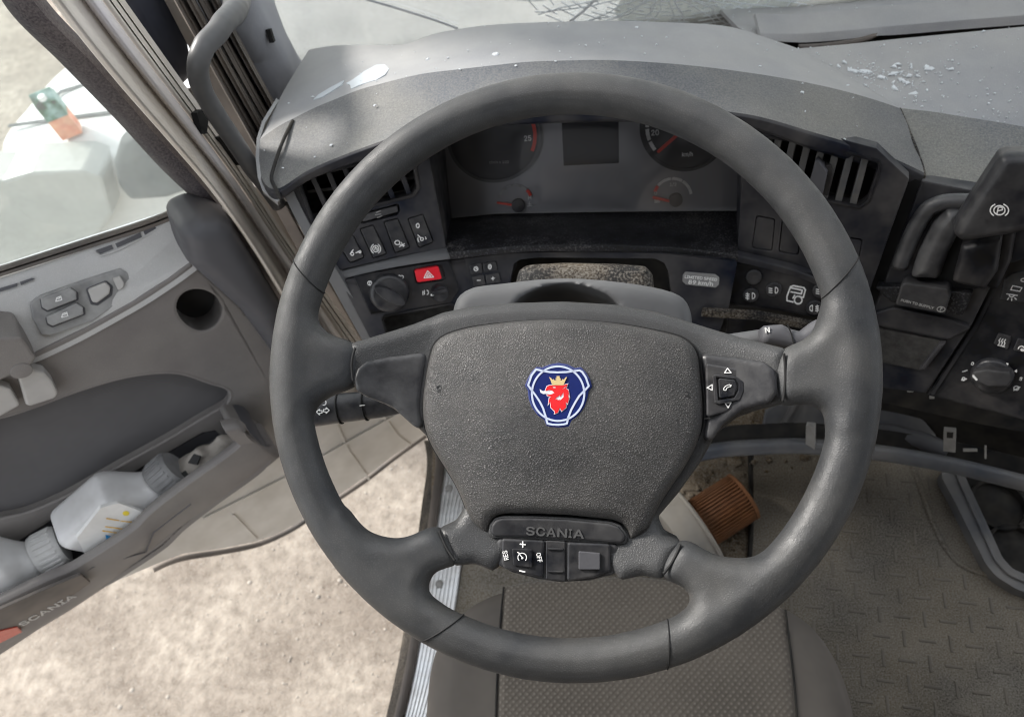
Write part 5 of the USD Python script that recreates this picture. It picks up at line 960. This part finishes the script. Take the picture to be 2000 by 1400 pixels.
for q in ([(404, 912), (414, 900), (424, 906), (416, 918)], [(424, 900), (431, 890), (440, 895), (433, 906)], [(440, 888), (446, 878), (455, 880), (450, 891)], [(366, 904), (378, 886), (392, 890), (384, 908)], [(352, 925), (362, 918), (366, 926), (358, 936)]):
    x, y = np.mean(q, 0); GF = Frame(D(x, y, near(rv_, x, y)), R_, U_); obj(gv, 'black_patch', plate(GF, q, -.004, .0012, .0008, .001), 'glove_black')

# ================================================================== exterior mirror seen through the gap at the pillar
MF = Frame([XA-.07, 0, CAM[2]], [0, 1, 0], [0, 0, 1])
mi = thing('exterior_mirror', 'dark blue grey back of an exterior mirror beyond the door gap', 'mirror', MF.pt(300, 60))
obj(mi, 'shell', pillow(MF, rnd(MF.poly([(212, -60), (330, -60), (372, 60), (388, 150), (372, 166), (352, 168), (300, 100)], 0), .006), -.05, lambda a, b, d: 0*a, .02, .004), 'mirror_shell', True)
obj(mi, 'arm', prism(MF, MF.poly([(352, 176), (384, 170), (420, 240), (404, 246)], -.02), -.05, -.02, .004), 'seal_rubber')

# ================================================================== driver's seat
SZ = CAM[2]-.97; SL = level(SZ)
seat = thing('driver_seat', 'brown grey cloth driver seat with dotted centre panel below the steering wheel', 'seat', [-.01, .1, SZ])
def sp_(pts, h=0): return [SL.loc(x, y, h) for x, y in pts]
oc = [(815, 1420), (822, 1330), (834, 1270), (860, 1220), (900, 1180), (950, 1152), (1010, 1136), (1100, 1126), (1250, 1122), (1400, 1138), (1500, 1162), (1560, 1185), (1610, 1225), (1645, 1275), (1672, 1340), (1692, 1420)]
P = sp_(oc); P = P+[P[-1]+np.array([.0, -.5]), P[0]+np.array([0, -.5])]
base_poly = rnd(Polygon(curve(P, 200, True)).buffer(0), .02)
obj(seat, 'bolster', pillow(SL, base_poly, -.17, lambda a, b, d: .006-.30*np.clip(np.abs(a+.006)-.20, 0, 1)**1.2+0*b, .045, .006), 'seat_bolster', True)
cpn = [(968, 1420), (972, 1300), (977, 1220), (984, 1146), (1030, 1136), (1120, 1130), (1250, 1127), (1390, 1144), (1480, 1164), (1534, 1190), (1543, 1260), (1552, 1340), (1558, 1420)]
P = sp_(cpn); P = P+[P[-1]+np.array([0, -.45]), P[0]+np.array([0, -.45])]
cen = Polygon(P).buffer(0)
obj(seat, 'centre_panel', pillow(SL, cen, -.06, lambda a, b, d: .0095+.003*np.cos(a*9)+0*b, .012, .005), 'seat_weave', True)
for l in (cpn[:4], cpn[-4:]): obj(seat, 'seam', tube(np.array([SL.pt(x, y, .007) for x, y in curve(l, 20)]), .0013, 8), 'under_black', True)
obj(seat, 'backrest', prism(Frame([0, -.40, SZ], [1, 0, 0], [0, -.25, 1]), rnd(sbox(-.25, -.05, .24, .66), .08), -.09, .0, .02), 'seat_bolster')
obj(seat, 'base', boxm(SL, -.22, .21, -.45, .18, -.36, -.12, .02), 'under_black')

# ================================================================== floor mat, filter, cover, console tray, lower trim
MT = level(ZF+.006)
mt = thing('floor_mat', 'worn brown rubber floor mat with raised tread bars right of the seat', 'floor mat', MT.pt(1700, 1150))
mpoly = rnd(MT.poly([(1474, 830), (1560, 800), (1900, 810), (2250, 900), (2300, 1600), (1300, 1600), (1300, 1240), (1460, 1120)]), .02)
obj(mt, 'mat_sheet', prism(MT, mpoly, -.004, .004, .002), 'mat_rubber')
def bars():
    ms = []; q = [(-.5, 1.0)]; inner = rnd(MT.poly([(1520, 930), (1790, 905), (1810, 1000), (1860, 1090), (1990, 1140), (2250, 1180), (2300, 1560), (1350, 1560), (1540, 1180)]), .01)
    st = .034
    for i in range(-12, 40):
        for j in range(-30, 40):
            x, y = .3+i*st, .3+j*st
            horiz = (i+j) % 2; p = Point(x, y)
            if not inner.contains(p): continue
            L, wd = .0125, .0022; b = sbox(x-L, y-wd, x+L, y+wd) if horiz else sbox(x-wd, y-L, x+wd, y+L)
            b = affinity.rotate(b, -8, origin=(0.3, .3)); v, f = prism_local(b, .003, .0055, .001); ms.append((MT.world(v), f))
    return cat(ms)
obj(mt, 'tread_bars', bars(), 'mat_bar', kind='stuff')
obj(mt, 'mat_bead', tube(np.array([MT.pt(x, y, .004) for x, y in curve([(1780, 905), (1800, 960), (1822, 1020), (1850, 1075), (1880, 1105), (1925, 1122), (2040, 1150)], 40)]), .0045, 8), 'mat_rubber', True)
obj(mt, 'mat_edge', tube(np.array([MT.pt(x, y, .001) for x, y in curve([(1476, 835), (1466, 900), (1468, 1000), (1464, 1090), (1440, 1140)], 24)]), .005, 8), 'under_black', True)
obj(mt, 'side_mat', prism(MT, MT.poly([(905, 1100), (990, 1110), (1100, 1110), (1340, 1110), (1340, 1500), (850, 1500), (880, 1250), (893, 1170)]), -.004, .003, .001), 'mat_rubber')
# grey toe board plate
tb = thing('toe_board', 'smooth grey toe board plate above the mat seen through the right of the wheel', 'panel', D(1560, 830, 1.32))
TF = face(1560, 840, 1.30, -6, 60)
obj(tb, 'plate', plate(TF, [(1482, 870), (1496, 800), (1530, 780), (1760, 770), (1830, 850), (1800, 900), (1600, 882)], -.01, 0, .003, .004), 'grey_trim'); obj(tb, 'plate_fold', strokes(TF, [[(1510, 862), (1545, 800), (1560, 775)]], 10, .002, .003), 'grey_trim')
# brown fluted air filter and its cover
FC = on(ZF+.045, 1405, 1000); fa = on(ZF+.06, 1452, 966)-on(ZF+.045, 1336, 1040); fa /= np.linalg.norm(fa); s_ = np.cross(fa, [0, 0, 1]); FF = Frame(on(ZF+.05, 1372, 1020), s_, np.cross(fa, s_)); FF.n = fa
af = thing('air_filter', 'brown pleated paper filter cartridge lying on the dirty cab floor', 'filter', FF.o)
obj(af, 'core', lathe(FF, [0, 0], [(.036, -.01), (.0385, 0), (.0385, .082), (.034, .087), (.02, .088), (.02, .075)], 40), 'filter_paper', 50)
for k in range(44):
    a = k*2*math.pi/44; b = affinity.translate(affinity.rotate(sbox(-.0036, -.001, .0036, .001), math.degrees(a), origin=(0, 0)), .0405*math.cos(a), .0405*math.sin(a)); obj(af, 'pleat', prism(FF, b, .0, .082), 'filter_paper')
obj(af, 'end_ring', lathe(FF, [0, 0], [(.041, .080), (.0445, .081), (.0445, .086), (.041, .088), (.028, .0885)], 40), 'filter_paper', 50)
fc = thing('round_cover', 'dusty grey round cover leaning against the brown filter cartridge', 'cover', FF.o-fa*.02)
F2 = Frame(on(ZF+.055, 1356, 1034), s_, np.cross(fa, s_)); F2.n = fa
obj(fc, 'dish', lathe(F2, [0, 0], [(.001, -.045), (.055, -.045), (.070, -.040), (.076, -.02), (.077, .004), (.074, .008), (.070, .004), (.03, -.002), (.001, -.002)], 48), 'filter_cap', 50)
obj(fc, 'rim_bead', lathe(F2, [0, 0], [(.072, .002), (.080, .003), (.081, .007), (.078, .010), (.072, .009)], 48), 'filter_cap', 50)
# grit and pebbles on the floor
def grit():
    ms = []
    for _ in range(700):
        x, y = rng.uniform(-.2, .34), rng.uniform(.42, .80); r = rng.uniform(.0012, .006)*(1+1.5*(rng.random() > .97)); s = trimesh.creation.icosphere(1, r)
        z = ZF+.002+(max(0, y-.55)*.22); ms.append((s.vertices*[1, .8, .6]*(1+.2*rng.normal(size=(len(s.vertices), 1)))+[x, y, z], s.faces))
    return cat(ms)
solo('floor_grit', grit(), 'floor_dirt', 'loose dirt and grit on the cab floor around the filter', 'dirt', kind='stuff', smooth=False)
# lower edge of the dashboard where a cover is missing
lt = thing('lower_dash_trim', 'long curved grey trim bar along the bottom edge of the opened dashboard', 'trim bar', D(1700, 890, 1.2))
lb = [(1340, 908, 1.20), (1372, 892, 1.195), (1450, 881, 1.19), (1540, 877, 1.18), (1620, 880, 1.17), (1720, 890, 1.155), (1830, 908, 1.135), (1930, 930, 1.115), (2080, 970, 1.08)]
B0 = DR(lb); obj(lt, 'bar', thick(rows3([B0+U_*.016+W_*.012, B0+U_*.010, B0, B0-U_*.006+W_*.004, B0-U_*.008+W_*.02], 60, 4), .005), 'grey_trim', 60)
B1 = DR([(x, y-26, d+.03) for x, y, d in lb]); obj(lt, 'inner_channel', thick(rows3([B1+U_*.02, B1-U_*.018], 50, 3), .01), 'under_black')
obj(lt, 'duct', tube(np.array([D(x, y, d) for x, y, d in [(1660, 850, 1.22), (1740, 846, 1.2), (1800, 862, 1.18), (1850, 885, 1.16)]]), .016, 14), 'pod_dark', True)
for (x, y, w_, h_) in ((1583, 856, 9, 26), (1855, 862, 12, 22)):
    cf = face(x, y, 1.165 if x < 1700 else 1.115, -25, 20); cl_ = obj(lt, 'clip', plate(cf, [(x-w_, y-h_), (x+w_, y-h_+2), (x+w_-1, y+h_), (x-w_-1, y+h_-3)], -.008, 0, .0012, .001), 'clip_metal')
    if x > 1700: obj(cl_, 'clip_notch', plate(cf, [(x-6, y-h_+4), (x+7, y-h_+5), (x+6, y-6), (x-6, y-7)], -.004, .0008, .0002, 0), 'under_black')
for (x, y, a, b) in ((1778, 762, 6, 4), (1820, 776, 5, 3), (1925, 884, 2, 12), (1895, 880, 14, 2), (1700, 792, 6, 4)):
    cf = face(x, y, 1.08, -25, 30); obj(lt, 'fixing', plate(cf, [(x-a, y-b), (x+a, y-b), (x+a, y+b), (x-a, y+b)], -.004, 0, .0006, .0005), 'clip_metal')
obj(lt, 'cavity', thick(rows3([DR([(1700, 700, 1.22), (1850, 740, 1.2), (2100, 800, 1.14)]), DR([(1650, 840, 1.32), (1850, 880, 1.29), (2100, 960, 1.22)])], 20, 4), .01), 'under_black')
# centre tunnel tray with cup holders
ct = thing('cup_holder_tray', 'grey framed black tray with two cup holders at the right edge', 'tray', on(ZF+.2, 1960, 1050))
CZ = ZF+.035; CT = level(CZ)
outl = [(1828, 912), (1868, 985), (1900, 1050), (1925, 1100), (1945, 1125), (1985, 1150), (2100, 1190), (2400, 1220), (2400, 900), (2000, 905)]
inn = [(1878, 915), (1912, 988), (1938, 1044), (1958, 1088), (1978, 1110), (2020, 1128), (2400, 1180), (2400, 915)]
po = rnd(Polygon(sp2 := [CT.loc(x, y) for x, y in outl]).buffer(0), .02); pi_ = rnd(Polygon([CT.loc(x, y) for x, y in inn]).buffer(0), .015)
obj(ct, 'frame', prism(CT, po.difference(pi_), -.035, 0, .006), 'grey_trim'); obj(ct, 'frame_bead', prism(CT, pi_.buffer(.016).difference(pi_.buffer(.009)), -.02, .005, .003), 'grey_trim')
obj(ct, 'tray_floor', prism(CT, pi_.buffer(.002), -.033, -.024), 'under_black')
for (x, y) in ((1950, 985), (1985, 1075)): c = CT.loc(x, y, -.015); obj(ct, 'cup_holder', prism(CT, Point(*c).buffer(.046).difference(Point(*c).buffer(.040)), -.03, -.010, .003), 'under_black')

# ================================================================== outside: parked white car with a drink carton on it
CZ2 = 1.0; TP = level(CZ2)
e0, e1 = TP.pt(230, 286), TP.pt(0, 311); cu = (e0-e1); cu /= np.linalg.norm(cu)
car_o = TP.pt(205, 289); CF = Frame(np.array([car_o[0], car_o[1], 0]), cu, [0, 0, 1]);
if CF.n@(CAM-CF.o) < 0: CF = Frame(CF.o, -cu, [0, 0, 1])
parked = thing('parked_car', 'white car parked close to the open door, seen through its window glass', 'car', CF.o)
sgn = 1 if CF.u@cu > 0 else -1
foot = Polygon(curve([(-2.10, 2.02), (-2.15, 2.12), (-2.12, 2.30), (-2.06, 2.50), (-1.92, 2.66), (-1.5, 2.86), (-1.1, 2.80), (-.98, 2.4), (-1.02, 1.98), (-1.35, 1.90), (-1.75, 1.98)], 90, True)).buffer(0)
obj(parked, 'body', pillow(level(0), foot, .18, lambda a, b, d: 1.0+.10*np.clip(-d, 0, .25), .05, .022), 'white_paint', True)
def cs(px, py, h=.035): return CF.loc(px, py, h)
CFs = CF.lift(.03)
obj(parked, 'side_panel', prism(CF, rnd(Polygon([cs(-60, 352, .14), cs(6, 352, .14), cs(60, 336, .14), cs(160, 332, .14), cs(200, 345, .14), cs(220, 420, .14), cs(150, 520, .14), cs(-60, 560, .14)]).buffer(0), .03), .0, .14, .012), 'car_shade')
obj(parked, 'wing_mirror', pillow(CF, rnd(Polygon([cs(216, 330, .14), cs(228, 290, .14), cs(262, 272, .14), cs(330, 330, .14), cs(368, 382, .14), cs(330, 396, .14), cs(250, 402, .14), cs(224, 370, .14)]).buffer(0), .03), .03, lambda a, b, d: .14+0*a, .05, .012), 'tyre', True)
for y0, x1, y1 in ((246, 260, 214), (196, 190, 158)): obj(parked, 'panel_gap', strokes(TP.lift(.012), [[(20 if y0 > 200 else 100, y0), (120, (y0+y1)/2+2), (x1, y1)]], 9, .012, .002), 'tyre')
cz = TP.lift(.024); cb0 = cz.pt(140, 258)
dc = thing('drink_carton', 'small green and orange drink carton standing on the white car', 'drink carton', cb0)
KF = Frame(cb0, [math.cos(.45), math.sin(.45), 0], [-math.sin(.45), math.cos(.45), 0])
obj(dc, 'carton_base', boxm(KF, -.036, .036, -.03, .03, 0, .08, .002), 'carton_orange'); obj(dc, 'carton_top', boxm(KF, -.036, .036, -.03, .03, .0805, .145, .002), 'carton_green')
v8 = KF.world(np.array([[-.036, -.03, .1455], [.036, -.03, .1455], [.036, .03, .1455], [-.036, .03, .1455], [-.036, -.002, .176], [.036, -.002, .176], [.036, .002, .176], [-.036, .002, .176]]))
obj(dc, 'carton_gable', (v8, np.array([[0, 1, 5], [0, 5, 4], [2, 3, 7], [2, 7, 6], [1, 2, 6], [1, 6, 5], [3, 0, 4], [3, 4, 7], [4, 5, 6], [4, 6, 7], [0, 2, 1], [0, 3, 2]])), 'carton_green', False)
obj(dc, 'carton_cap', lathe(KF, [.0, -.02], [(.013, .155), (.013, .168), (.011, .17), (.001, .17)], 20), 'label_white')
